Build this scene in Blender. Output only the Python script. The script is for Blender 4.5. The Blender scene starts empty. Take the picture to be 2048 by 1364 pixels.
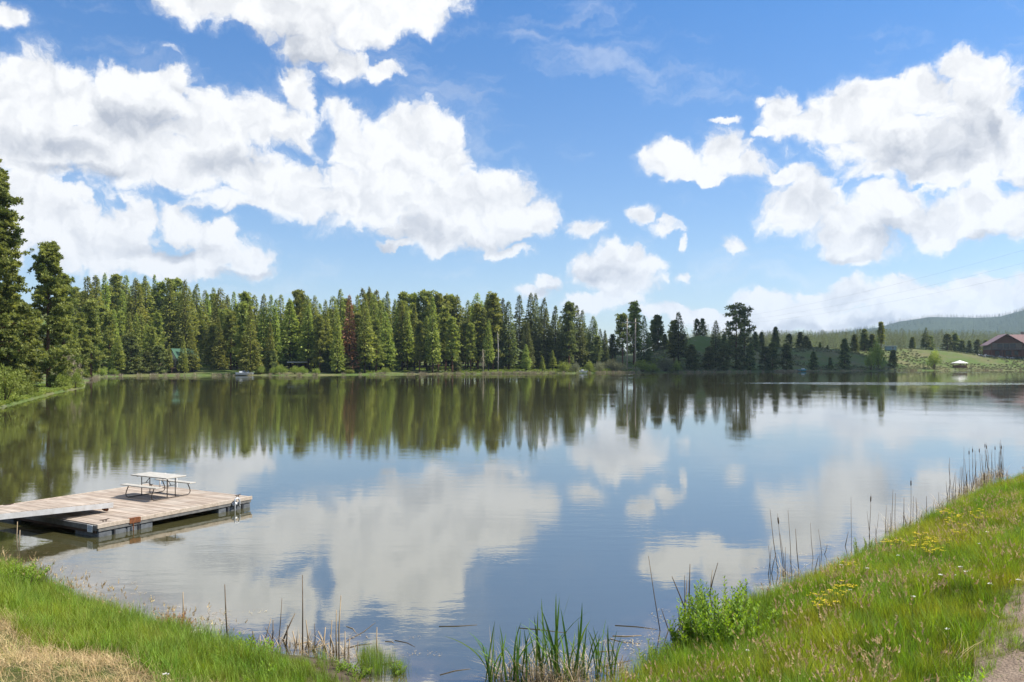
import bpy, bmesh, math, random
import numpy as np
from mathutils import Vector, Matrix
R = math.radians
rng = np.random.default_rng(7)
random.seed(7)
scene = bpy.context.scene
COL = scene.collection
F_PX, HOR, CAM_H = 1600.0, 722.0, 5.0      # focal length in photo pixels, horizon row, eye height above the water

# ------------------------------------------------------------------ camera
cam_data = bpy.data.cameras.new('camera')
cam = bpy.data.objects.new('camera', cam_data)
COL.objects.link(cam)
cam_data.sensor_width = 36.0
cam_data.lens = 36.0 * F_PX / 2048.0
cam_data.shift_y = (HOR - 682.0) / 2048.0
cam_data.clip_start = 0.1
cam_data.clip_end = 30000
cam.location = (0, 0, CAM_H)
cam.rotation_euler = (R(90), 0, 0)
scene.camera = cam

# ------------------------------------------------------------------ render look
scene.view_settings.view_transform = 'Standard'
scene.view_settings.look = 'None'
scene.view_settings.gamma = 1.0
scene.view_settings.use_curve_mapping = False
scene.view_settings.exposure = 0.80
scene.render.engine = 'CYCLES'
cy = scene.cycles
cy.max_bounces = 6
cy.diffuse_bounces = 3
cy.glossy_bounces = 3
cy.transmission_bounces = 4
cy.transparent_max_bounces = 8
cy.volume_bounces = 0
cy.use_denoising = True
cy.caustics_reflective = False
cy.caustics_refractive = False

# ------------------------------------------------------------------ sun and sky
SUN_AZ, SUN_EL = R(86), R(52)              # azimuth from straight ahead towards the right
sun_dir = Vector((math.sin(SUN_AZ) * math.cos(SUN_EL), math.cos(SUN_AZ) * math.cos(SUN_EL), math.sin(SUN_EL)))
sd = bpy.data.lights.new('sun', 'SUN')
sd.energy = 5.0
sd.angle = R(0.53)
sd.color = (1.0, 0.945, 0.86)
sun = bpy.data.objects.new('sun', sd)
COL.objects.link(sun)
sun.rotation_euler = (-sun_dir).to_track_quat('-Z', 'Y').to_euler()

world = bpy.data.worlds.new('World')
scene.world = world
world.use_nodes = True
world.cycles.sampling_method = 'MANUAL'
world.cycles.sample_map_resolution = 512
NT = world.node_tree
NT.nodes.clear()
def N(tree, kind, **kw):
    n = tree.nodes.new(kind)
    for k, v in kw.items():
        if k.startswith('i_'):
            key = k[2:]
            n.inputs[int(key) if key.isdigit() else key].default_value = v
        else:
            setattr(n, k, v)
    return n
def math_(tree, op, a, b=None, c=None, clamp=False):
    n = tree.nodes.new('ShaderNodeMath'); n.operation = op; n.use_clamp = clamp
    for i, v in enumerate((a, b, c)):
        if v is None: continue
        if isinstance(v, (int, float)): n.inputs[i].default_value = v
        else: tree.links.new(v, n.inputs[i])
    return n.outputs[0]
def vmath(tree, op, a, b=None, c=None, out=0):
    n = tree.nodes.new('ShaderNodeVectorMath'); n.operation = op
    for i, v in enumerate((a, b, c)):
        if v is None: continue
        if isinstance(v, (tuple, list)): n.inputs[i].default_value = v
        else: tree.links.new(v, n.inputs[i])
    return n.outputs[out]
def maprange(tree, v, a, b, c=0.0, d=1.0, smooth=True):
    n = tree.nodes.new('ShaderNodeMapRange')
    n.interpolation_type = 'SMOOTHSTEP' if smooth else 'LINEAR'
    tree.links.new(v, n.inputs[0])
    for i, x in zip((1, 2, 3, 4), (a, b, c, d)): n.inputs[i].default_value = x
    return n.outputs[0]
def mixc(tree, fac, a, b, mode='MIX'):
    n = tree.nodes.new('ShaderNodeMix'); n.data_type = 'RGBA'; n.blend_type = mode
    for s, v in ((n.inputs[0], fac), (n.inputs[6], a), (n.inputs[7], b)):
        if isinstance(v, (int, float)): s.default_value = v
        elif isinstance(v, tuple): s.default_value = (*v, 1) if len(v) == 3 else v
        else: tree.links.new(v, s)
    return n.outputs[2]

def build_sky():
    t = NT; L = t.links
    tc = N(t, 'ShaderNodeTexCoord')
    d = tc.outputs['Generated']
    sky = N(t, 'ShaderNodeTexSky', sky_type='NISHITA')
    sky.sun_disc = False
    sky.sun_elevation = SUN_EL
    sky.sun_rotation = SUN_AZ
    sky.air_density = 1.0
    sky.dust_density = 0.3
    sky.ozone_density = 1.5
    L.new(d, sky.inputs[0]) if sky.inputs else None
    sz = N(t, 'ShaderNodeSeparateXYZ'); L.new(d, sz.inputs[0])
    clear = mixc(t, 1.0, sky.outputs[0], mixc(t, maprange(t, sz.outputs[2], 0.08, 0.42, smooth=False), SKY_LOW, SKY_HIGH), 'MULTIPLY')
    # direction -> stereographic plane about +Y (conformal, good for every direction but straight back)
    sep = N(t, 'ShaderNodeSeparateXYZ'); L.new(d, sep.inputs[0])
    x, y, z = sep.outputs
    k = math_(t, 'DIVIDE', 2.0, math_(t, 'MAXIMUM', math_(t, 'ADD', y, 1.0), 0.03))
    comb = N(t, 'ShaderNodeCombineXYZ')
    L.new(math_(t, 'MULTIPLY', x, k), comb.inputs[0])
    L.new(math_(t, 'MULTIPLY', z, k), comb.inputs[1])
    p = comb.outputs[0]
    # turbulence
    def noise(vec, scale, detail, rough, lac=2.0):
        n = N(t, 'ShaderNodeTexNoise'); n.noise_dimensions = '2D'
        n.inputs['Scale'].default_value = scale; n.inputs['Detail'].default_value = detail
        n.inputs['Roughness'].default_value = rough; n.inputs['Lacunarity'].default_value = lac
        L.new(vec, n.inputs['Vector']); return n
    def billow(vec, scale, detail):
        n = N(t, 'ShaderNodeTexVoronoi'); n.feature = 'F1'; n.voronoi_dimensions = '2D'
        n.inputs['Scale'].default_value = scale; n.inputs['Detail'].default_value = detail
        n.inputs['Roughness'].default_value = 0.55; pass
        n.normalize = True
        L.new(vec, n.inputs['Vector']); return n.outputs['Distance']
    wn = noise(p, 16.0, 5, 0.6)
    warp = vmath(t, 'MULTIPLY_ADD', wn.outputs['Color'], (0.06, 0.06, 0.0), (-0.03, -0.03, 0.0))
    pw = vmath(t, 'ADD', p, warp)
    def turb(vec):
        b = billow(vec, 22.0, 2.5)
        f = noise(vec, 24.0, 7, 0.62)
        return math_(t, 'ADD', math_(t, 'MULTIPLY', math_(t, 'SUBTRACT', 0.40, b), 1.25),
                     math_(t, 'MULTIPLY', math_(t, 'SUBTRACT', f.outputs[0], 0.5), 0.95))
    n0 = turb(pw)
    n1 = turb(vmath(t, 'ADD', pw, (0.008, 0.020, 0.0)))
    wp = vmath(t, 'MULTIPLY_ADD', wn.outputs['Color'], (0.045, 0.045, 0.0), (-0.0225, -0.0225, 0.0))
    pb = vmath(t, 'ADD', p, wp)
    def field(blobs):
        acc = None
        for cx, cy_, rx, ry in blobs:
            v = Vector(((cx - 1024) / F_PX, 1, (HOR - cy_) / F_PX))
            e1 = Vector(((cx + rx - 1024) / F_PX, 1, (HOR - cy_) / F_PX)).normalized()
            e2 = Vector(((cx - 1024) / F_PX, 1, (HOR - cy_ + ry) / F_PX)).normalized()
            v.normalize()
            S = lambda w: (2 * w.x / (1 + w.y), 2 * w.z / (1 + w.y))
            c, a, b = S(v), S(e1), S(e2)
            sx, sy = 1 / abs(a[0] - c[0]), 1 / abs(b[1] - c[1])
            l = vmath(t, 'LENGTH', vmath(t, 'MULTIPLY_ADD', pb, (sx, sy, 0), (-c[0] * sx, -c[1] * sy, 0)), out=1)
            if max(rx, ry) < 50: l = math_(t, 'ADD', l, 0.36 if max(rx, ry) < 34 else 0.14)
            acc = l if acc is None else math_(t, 'MINIMUM', acc, l)
        return math_(t, 'SUBTRACT', 1.0, acc)
    fl = field(CLOUDS)
    hole = field(HOLES)
    fl = math_(t, 'MINIMUM', fl, math_(t, 'MULTIPLY_ADD', hole, -0.65, 0.28))
    # beyond the catalogued clouds the same broken cumulus goes on all round the sky
    zz = math_(t, 'MAXIMUM', z, 0.06)
    cp = N(t, 'ShaderNodeCombineXYZ')
    L.new(math_(t, 'DIVIDE', x, zz), cp.inputs[0]); L.new(math_(t, 'DIVIDE', y, zz), cp.inputs[1])
    gen = noise(cp.outputs[0], 0.55, 4, 0.5)
    fg = math_(t, 'MULTIPLY', math_(t, 'SUBTRACT', gen.outputs[0], 0.52), 5.0)
    sp = N(t, 'ShaderNodeSeparateXYZ'); L.new(p, sp.inputs[0])
    far = math_(t, 'MAXIMUM', maprange(t, math_(t, 'ABSOLUTE', sp.outputs[0]), 0.66, 0.80),
                maprange(t, sp.outputs[1], 0.47, 0.58))
    mixf = N(t, 'ShaderNodeMix'); mixf.data_type = 'FLOAT'
    L.new(far, mixf.inputs[0]); L.new(fl, mixf.inputs[2]); L.new(fg, mixf.inputs[3])
    fine = noise(pb, 75.0, 4, 0.6)
    n0b = math_(t, 'ADD', n0, math_(t, 'MULTIPLY', math_(t, 'SUBTRACT', fine.outputs[0], 0.5), 0.55))
    fld = math_(t, 'MAXIMUM', mixf.outputs[0], -1.2)
    q = math_(t, 'ADD', -0.06, math_(t, 'ADD', math_(t, 'MULTIPLY', math_(t, 'MINIMUM', fld, 0.6), 1.15), math_(t, 'MULTIPLY', n0b, 0.85)))
    alpha = maprange(t, q, -0.10, 0.42)
    veil = maprange(t, q, -0.30, 0.25, 0.0, 0.20)
    alpha = math_(t, 'MAXIMUM', alpha, veil)
    thin = noise(vmath(t, 'MULTIPLY', pw, (1.0, 3.2, 1.0)), 5.0, 6, 0.6)
    alpha = math_(t, 'MAXIMUM', alpha, maprange(t, thin.outputs[0], 0.50, 0.80, 0.0, 0.30))
    # light and grey inside the cloud: relief towards the sun plus the thick bases
    rel = math_(t, 'SUBTRACT', n0, n1)
    dark = maprange(t, field(BASES), 0.0, 0.75)
    dark = math_(t, 'MULTIPLY', dark, math_(t, 'ADD', 0.9, math_(t, 'MULTIPLY', n1, 0.4)))
    dark = math_(t, 'ADD', math_(t, 'MULTIPLY', dark, math_(t, 'SUBTRACT', 1.0, far)), math_(t, 'MULTIPLY', far, 0.25))
    shade = math_(t, 'ADD', math_(t, 'MULTIPLY', dark, 0.62), math_(t, 'MULTIPLY', rel, -0.85))
    shade = math_(t, 'ADD', shade, 0.10, clamp=True)
    ccol = mixc(t, shade, CLOUD_LIT, CLOUD_GREY)
    bg1 = N(t, 'ShaderNodeBackground', i_Strength=SKY_STR); L.new(clear, bg1.inputs[0])
    bg2 = N(t, 'ShaderNodeBackground', i_Strength=1.0); L.new(ccol, bg2.inputs[0])
    mx = N(t, 'ShaderNodeMixShader')
    alpha = math_(t, 'MULTIPLY', alpha, maprange(t, z, -0.02, 0.0))
    L.new(alpha, mx.inputs[0]); L.new(bg1.outputs[0], mx.inputs[1]); L.new(bg2.outputs[0], mx.inputs[2])
    out = N(t, 'ShaderNodeOutputWorld'); L.new(mx.outputs[0], out.inputs[0])

SKY_STR = 0.075
SKY_LOW = (0.93, 1.0, 1.12); SKY_HIGH = (0.42, 0.86, 1.28)
CLOUD_LIT = (0.60, 0.60, 0.60)
CLOUD_GREY = (0.30, 0.318, 0.36)
# cloud towers and sheets seen round the lake, as bearings (photo column, row, half width, half height)
CLOUDS = [
 (400,0,100,55),(490,10,110,60),(600,25,120,80),(620,90,75,45),(720,35,95,75),(830,10,100,50),(690,128,50,40),(760,145,55,26),
 (15,28,52,26),
 (60,180,95,88),(150,200,80,72),(290,190,122,88),(335,165,62,62),(200,270,220,110),(60,280,140,110),(420,250,120,80),(520,245,110,62),
 (597,165,42,42),(600,200,38,45),(580,260,55,55),(300,320,330,62),(480,345,110,42),(570,372,130,52),(450,402,75,25),
 (60,405,90,70),(120,450,110,70),(0,450,70,120),(200,490,150,70),(265,435,48,50),(370,450,78,60),(440,490,72,60),(500,512,52,45),(330,525,190,38),(160,395,40,24),
 (675,232,44,44),(690,270,62,60),(800,258,52,52),(862,270,66,62),(790,320,135,90),(890,330,62,60),(740,390,160,80),(900,410,150,80),(1000,400,78,62),(1060,430,58,52),
 (680,400,90,60),(900,465,145,38),(1030,455,75,35),(790,492,42,14),(870,496,38,15),(1010,502,55,15),(610,400,90,45),
 (1160,458,48,24),(1290,430,36,22),(1330,455,38,19),(1362,482,18,26),(1470,489,42,22),(1383,555,28,22),
 (1090,562,44,28),(1060,585,45,20),(1240,522,75,42),(1290,532,48,45),(1195,542,52,48),(1240,565,95,36),(1230,602,75,24),(1180,612,65,22),
 (1932,142,55,46),(1960,190,95,82),(1850,190,90,60),(1780,195,75,48),(1720,205,62,42),(1690,235,110,62),(1562,230,45,50),(1600,255,72,48),(1800,285,170,92),
 (1950,280,130,110),(1520,200,30,26),(1530,266,36,16),(1740,342,60,28),(2045,300,70,85),(1910,340,130,48),
 (1318,312,46,40),(1352,320,62,46),(1450,302,62,46),(1400,345,72,22),(1490,332,52,36),(1580,350,75,22),(1620,385,62,50),(1600,412,85,55),(1680,452,85,50),
 (1720,492,95,40),(1790,420,80,66),(1860,442,92,56),(1960,420,105,58),(2045,420,65,60),(1775,405,55,45),
 (1450,240,32,11),
 (1700,600,72,46),(1785,592,68,48),(1640,612,82,36),(1520,612,62,30),(1565,625,105,36),(1860,602,92,42),(1950,597,105,44),(2045,592,70,52),
 (1900,635,260,42),(1600,645,260,30),(1380,628,110,20),

]
# thick grey bases of those clouds
BASES = [(70,288,170,42),(275,255,140,60),(460,320,120,40),(330,508,120,26),(845,468,125,34),(760,500,60,16),(1215,548,95,30),(1850,312,160,62),(1790,465,110,34),
 (600,95,150,70),(1960,250,90,80),(1620,400,70,40),(1700,655,300,24),(150,345,180,24),(1990,470,80,20),(980,490,90,20),(1700,515,80,16),(480,545,90,14),(1090,580,50,14)]
# blue gaps between the cloud masses
HOLES = [(648,290,34,85),(150,372,34,16),(240,405,40,22),(330,395,90,20),(420,425,50,26),(615,315,38,32),(560,470,70,50),(570,140,30,18),(1580,298,75,22),(1705,380,26,42),(1850,372,40,9),
 (1130,500,40,18),(1440,430,110,60),(640,150,28,22),(300,110,150,28),(150,240,8,4),(1480,560,90,30)]
build_sky()
# ------------------------------------------------------------------ helpers
def mesh_obj(name, verts, faces, mat=None, parent=None, smooth=False, colors=None):
    """verts (n,3) array, faces: list of tuples or an (m,k) array; one mesh object"""
    me = bpy.data.meshes.new(name)
    verts = np.asarray(verts, dtype=np.float32).reshape(-1, 3)
    if isinstance(faces, np.ndarray):
        m, k = faces.shape
        me.vertices.add(len(verts)); me.vertices.foreach_set('co', verts.ravel())
        me.loops.add(m * k); me.loops.foreach_set('vertex_index', faces.astype(np.int32).ravel())
        me.polygons.add(m)
        me.polygons.foreach_set('loop_start', (np.arange(m) * k).astype(np.int32))
        me.polygons.foreach_set('loop_total', np.full(m, k, np.int32))
        me.update(calc_edges=True)
    else:
        me.from_pydata(verts.tolist(), [], faces)
    if colors is not None:
        a = me.attributes.new('tint', 'FLOAT', 'POINT')
        a.data.foreach_set('value', np.asarray(colors, np.float32))
    if smooth:
        me.polygons.foreach_set('use_smooth', np.ones(len(me.polygons), bool))
    if mat is not None: me.materials.append(mat)
    return link(name, me, parent)
def link(name, data, parent=None):
    o = bpy.data.objects.new(name, data); COL.objects.link(o)
    if parent is not None: o.parent = parent
    return o
def tag(o, label=None, cat=None, group=None, kind=None):
    if label: o['label'] = label
    if cat: o['category'] = cat
    if group: o['group'] = group
    if kind: o['kind'] = kind
    return o
def empty(name, loc=(0, 0, 0), rz=0.0, label=None, cat=None, group=None):
    o = bpy.data.objects.new(name, None); COL.objects.link(o)
    o.empty_display_size = 0.2
    o.location = loc; o.rotation_euler = (0, 0, rz)
    return tag(o, label, cat, group)
def copy_tree(o, parent=None):
    c = o.copy(); COL.objects.link(c); c.parent = parent
    for ch in [k for k in o.children]: copy_tree(ch, c)
    return c
class MB:
    """collects boxes, prisms and tubes of ONE part"""
    def __init__(s): s.v = []; s.f = []
    def add(s, v, f):
        b = len(s.v); s.v += [tuple(p) for p in v]; s.f += [tuple(i + b for i in q) for q in f]; return s
    def box(s, c, d, m=None):
        x, y, z = (k / 2 for k in d)
        v = [Vector((i * x, j * y, k * z)) for i in (-1, 1) for j in (-1, 1) for k in (-1, 1)]
        if m is not None: v = [m @ p for p in v]
        v = [p + Vector(c) for p in v]
        return s.add(v, [(0, 1, 3, 2), (4, 6, 7, 5), (0, 4, 5, 1), (2, 3, 7, 6), (0, 2, 6, 4), (1, 5, 7, 3)])
    def tube(s, pts, r, n=6, cap=True):
        pts = [Vector(p) for p in pts]
        rr = r if isinstance(r, (list, tuple)) else [r] * len(pts)
        rings = []
        for i, p in enumerate(pts):
            a = pts[max(i - 1, 0)]; b = pts[min(i + 1, len(pts) - 1)]
            t = (b - a).normalized()
            u = t.orthogonal().normalized() if i == 0 else (u0 - t * u0.dot(t)).normalized()
            u0 = u; w = t.cross(u)
            rings.append([p + (u * math.cos(2 * math.pi * k / n) + w * math.sin(2 * math.pi * k / n)) * rr[i] for k in range(n)])
        v = [q for g in rings for q in g]; f = []
        for i in range(len(pts) - 1):
            for k in range(n):
                k2 = (k + 1) % n
                f.append((i * n + k, i * n + k2, (i + 1) * n + k2, (i + 1) * n + k))
        if cap: f.append(tuple(range(n - 1, -1, -1))); f.append(tuple((len(pts) - 1) * n + k for k in range(n)))
        return s.add(v, f)
    def poly(s, outline, z0, z1):
        n = len(outline)
        v = [(x, y, z0) for x, y in outline] + [(x, y, z1) for x, y in outline]
        f = [tuple(range(n - 1, -1, -1)), tuple(range(n, 2 * n))] + [(i, (i + 1) % n, n + (i + 1) % n, n + i) for i in range(n)]
        return s.add(v, f)
    def build(s, name, mat, parent=None, smooth=False, bevel=0.0):
        o = mesh_obj(name, s.v, s.f, mat, parent, smooth)
        if bevel:
            b = o.modifiers.new('bevel', 'BEVEL'); b.width = bevel; b.segments = 1; b.limit_method = 'ANGLE'
        return o
def px(x, y, z=0.0):
    """the point of the level z that the photo shows at column x, row y"""
    D = F_PX * (CAM_H - z) / (y - HOR)
    return np.array([(x - 1024.0) / F_PX * D, D, z])
def pd(x, y, D):
    return np.array([(x - 1024.0) / F_PX * D, D, CAM_H + (HOR - y) / F_PX * D])

# materials -----------------------------------------------------------------
def mat(name, color=(0.5, 0.5, 0.5), rough=0.7, metal=0.0, noise=None, spec=0.3, bump=None, stretch=None, coord='Object'):
    """principled material; noise = (scale, dark colour, amount); bump = (scale, distance)"""
    m = bpy.data.materials.new(name); m.use_nodes = True
    t = m.node_tree; b = t.nodes['Principled BSDF']
    b.inputs['Roughness'].default_value = rough; b.inputs['Metallic'].default_value = metal
    b.inputs['Specular IOR Level'].default_value = spec
    b.inputs['Base Color'].default_value = (*color, 1)
    tc = N(t, 'ShaderNodeTexCoord'); vec = tc.outputs[coord]
    if stretch: vec = vmath(t, 'MULTIPLY', vec, stretch)
    if noise:
        n = N(t, 'ShaderNodeTexNoise'); n.inputs['Scale'].default_value = noise[0]; n.inputs['Detail'].default_value = 6
        n.inputs['Roughness'].default_value = 0.6
        t.links.new(vec, n.inputs['Vector'])
        f = maprange(t, n.outputs[0], 0.35, 0.68, 0, noise[2])
        t.links.new(mixc(t, f, color, noise[1]), b.inputs['Base Color'])
    if bump:
        n2 = N(t, 'ShaderNodeTexNoise'); n2.inputs['Scale'].default_value = bump[0]; n2.inputs['Detail'].default_value = 5
        t.links.new(vec, n2.inputs['Vector'])
        bp = N(t, 'ShaderNodeBump', i_Distance=bump[1]); bp.inputs['Strength'].default_value = 1.0
        t.links.new(n2.outputs[0], bp.inputs['Height']); t.links.new(bp.outputs[0], b.inputs['Normal'])
    return m
def leaf_mat(name, c_dark, c_light, trans=0.35, rough=0.6, vary=0.25, trans_col=None, spec=0.25, world_mix=None):
    """foliage: diffuse and translucent, colour from the per-leaf 'tint' attribute and a per-plant random"""
    m = bpy.data.materials.new(name); m.use_nodes = True
    t = m.node_tree; L = t.links
    b = t.nodes['Principled BSDF']; out = t.nodes['Material Output']
    at = N(t, 'ShaderNodeAttribute', attribute_name='tint')
    oi = N(t, 'ShaderNodeObjectInfo')
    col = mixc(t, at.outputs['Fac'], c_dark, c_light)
    if world_mix:
        g = N(t, 'ShaderNodeNewGeometry')
        n = N(t, 'ShaderNodeTexNoise', i_Scale=world_mix[0], i_Detail=3.0); L.new(g.outputs['Position'], n.inputs['Vector'])
        col = mixc(t, maprange(t, n.outputs[0], 0.42, 0.66, 0, world_mix[2]), col, world_mix[1])
    hsv = N(t, 'ShaderNodeHueSaturation')
    L.new(math_(t, 'MULTIPLY_ADD', oi.outputs['Random'], 0.05 * vary * 2, 0.5 - 0.05 * vary), hsv.inputs['Hue'])
    L.new(math_(t, 'MULTIPLY_ADD', oi.outputs['Random'], vary * 1.6, 1 - vary * 0.8), hsv.inputs['Value'])
    L.new(col, hsv.inputs['Color'])
    L.new(hsv.outputs[0], b.inputs['Base Color'])
    b.inputs['Roughness'].default_value = rough; b.inputs['Specular IOR Level'].default_value = spec
    tr = N(t, 'ShaderNodeBsdfTranslucent')
    tc = mixc(t, 1.0, hsv.outputs[0], trans_col or (1.25, 1.2, 0.6), 'MULTIPLY')
    L.new(tc, tr.inputs[0])
    mx = N(t, 'ShaderNodeMixShader', i_0=trans)
    L.new(b.outputs[0], mx.inputs[1]); L.new(tr.outputs[0], mx.inputs[2]); L.new(mx.outputs[0], out.inputs[0])
    return m

# ------------------------------------------------------------------ the lake outline and the lie of the land
NEAR_L = [(0,1135),(80,1158),(160,1200),(260,1232),(360,1262),(430,1285),(500,1300),(590,1310),(660,1318),(705,1335),(740,1368),(800,1400)]
NEAR_R = [(940,1432),(1080,1420),(1190,1405),(1270,1368),(1322,1326),(1372,1286),(1428,1250),(1488,1220),(1560,1192),(1632,1162),(1706,1124),
          (1780,1082),(1850,1046),(1930,1003),(1985,978),(2048,957),(2150,925)]
FAR = [(2048,741),(1900,741),(1750,742),(1600,743),(1450,744.5),(1300,745.5),(1150,746.5),(1000,747.5),(850,748.5),(700,750),(600,751),
       (450,751),(330,751.5),(250,752.5),(195,755),(174,762),(166,776),(110,786),(60,800),(0,816)]
shore = [(-52, 70), (-40, 50), (-28, 33), (-21, 25), (-17.4, 21.2), (-14.5, 20.0)]
shore += [tuple(px(*q)[:2]) for q in NEAR_L + NEAR_R]
shore += [(48, 55), (90, 95), (160, 150), (240, 220), (330, 330), (325, 405)]
shore += [tuple(px(*q)[:2]) for q in FAR]
SH = np.array(shore)
SH2 = np.roll(SH, -1, 0)
def sdf(x, y):
    """signed distance to the shoreline, positive on land"""
    x = np.atleast_1d(np.asarray(x, float)).ravel(); y = np.atleast_1d(np.asarray(y, float)).ravel()
    d2 = np.full(x.shape, 1e18); ins = np.zeros(x.shape, bool)
    for (ax, ay), (bx, by) in zip(SH, SH2):
        ex, ey = bx - ax, by - ay
        tt = np.clip(((x - ax) * ex + (y - ay) * ey) / (ex * ex + ey * ey), 0, 1)
        d2 = np.minimum(d2, (x - ax - tt * ex) ** 2 + (y - ay - tt * ey) ** 2)
        c = (ay > y) != (by > y)
        with np.errstate(divide='ignore', invalid='ignore'):
            ins ^= c & (x < ex * (y - ay) / (ey if ey else 1e-9) + ax)
    return np.where(ins, -1, 1) * np.sqrt(d2)
def ss(a, b, v):
    t = np.clip((v - a) / (b - a), 0, 1); return t * t * (3 - 2 * t)
_tab = rng.random((64, 64))
def vnoise(x, y):
    xi = np.floor(x).astype(int); yi = np.floor(y).astype(int); fx = x - xi; fy = y - yi
    fx = fx * fx * (3 - 2 * fx); fy = fy * fy * (3 - 2 * fy)
    g = lambda i, j: _tab[i % 64, j % 64]
    return (g(xi, yi) * (1 - fx) + g(xi + 1, yi) * fx) * (1 - fy) + (g(xi, yi + 1) * (1 - fx) + g(xi + 1, yi + 1) * fx) * fy
def fbm(x, y, o=4):
    s = 0; a = 0.5
    for i in range(o): s = s + a * vnoise(x * 2 ** i + 7.3 * i, y * 2 ** i + 3.1 * i); a *= 0.5
    return s
BANK = np.array([(-3000, 8), (-400, 8), (0, 5), (200, 7), (330, 4), (450, 5), (600, 3.2), (1000, 3.5), (1150, 5), (1290, 8), (1350, 15), (1400, 19), (1440, 17), (1500, 13.5),
                 (1600, 12.5), (1800, 12.5), (1880, 11), (1977, 8.4), (2048, 6.6), (2300, 6), (4500, 8)])
HILL = np.array([(-3000, 26), (0, 26), (300, 24), (420, 17), (520, 9), (700, 5), (1000, 4), (1250, 2), (1400, 0), (4500, 0)])
RIDGE = np.array([(-6000, 160), (-500, 120), (300, 60), (1000, 60), (1300, 105), (1500, 150), (1620, 166), (1700, 196), (1760, 214), (1800, 240), (1860, 258), (1960, 254), (2000, 262), (2048, 292), (2200, 360), (2600, 380), (6000, 300)])
def height(x, y):
    x = np.atleast_1d(np.asarray(x, float)); sh = x.shape
    x = x.ravel(); y = np.atleast_1d(np.asarray(y, float)).ravel()
    d = sdf(x, y); r = np.hypot(x, y)
    az = np.arctan2(x, np.maximum(y, 1e-3) if False else y)
    col = np.where(y > 0.05 * r, 1024 + F_PX * np.clip(x / np.maximum(y, 1e-6), -4, 4), np.where(x < 0, -3000, 4500))
    near = 1 - ss(45, 90, r)
    # near embankment: 0.3 slope with a level path at mid height on the right
    h_near = np.where(d < 5.2, 0.30 * d, np.where(d < 7.6, 1.56 + 0.05 * (d - 5.2), 1.68 + 0.42 * (d - 7.6)))
    h_near = np.minimum(h_near, 3.4 + 0.02 * d)
    h_near = h_near + (fbm(x * 0.9, y * 0.9) - 0.5) * 0.16 * np.clip(d / 1.2, 0, 1)
    hb = np.interp(col, BANK[:, 0], BANK[:, 1]); hh = np.interp(col, HILL[:, 0], HILL[:, 1])
    # a low shore apron first, then the bank
    h_far = 0.25 + 0.6 * ss(0, 12, d) + (hb - 0.85) * ss(4, 62, d) + hh * ss(50, 190, d)
    h_far = h_far + (fbm(x * 0.05, y * 0.05) - 0.5) * 2.2 * ss(2, 40, d)
    right = ss(1380, 1560, col)
    mid = ss(650, 1450, r) * (12 + 13 * right) * (1 - 0 * right)
    rid = np.interp(col, RIDGE[:, 0], RIDGE[:, 1])
    hill = ss(2500, 4500, r) * np.maximum(rid - 80, 0) * (1 - 0.5 * ss(4700, 6400, r)) + ss(2500, 4500, r) * (fbm(x * 0.0016, y * 0.0016) - 0.5) * 26
    h = near * h_near + (1 - near) * h_far + mid + hill
    h = np.where(d < 0, np.maximum(0.33 * d, -2.2), np.maximum(h, 0.02))
    return h.reshape(sh)
def gz(x, y): return float(height(x, y)[0])

def build_ground():
    r = np.concatenate([[0.4], np.geomspace(1.0, 60, 150), np.geomspace(60, 700, 150)[1:], np.geomspace(700, 6400, 70)[1:]])
    ang = np.concatenate([np.arange(-40, 40, 0.28), np.arange(40, 320, 2.0)])
    A, Rr = np.meshgrid(np.radians(ang), r)
    X = Rr * np.sin(A); Y = Rr * np.cos(A)
    Z = height(X, Y)
    nr, na = X.shape
    i = np.arange(nr - 1)[:, None] * na; j = np.arange(na)[None, :]; j2 = (j + 1) % na
    f = np.stack([i + j, i + j2, i + na + j2, i + na + j], -1).reshape(-1, 4)[:, ::-1]
    v = np.stack([X, Y, Z], -1).reshape(-1, 3)
    v = np.vstack([v, [[0, 0, gz(0.01, 0.01)]]]); c = len(v) - 1
    o = mesh_obj('ground', v, f, GROUND, smooth=True)
    bm = bmesh.new(); bm.from_mesh(o.data); bm.verts.ensure_lookup_table()
    for k in range(na): bm.faces.new((bm.verts[c], bm.verts[(k + 1) % na], bm.verts[k]))
    bm.to_mesh(o.data); bm.free()
    tag(o, 'grassy earth round the lake rising to wooded hills', kind='structure')
    return o
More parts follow.
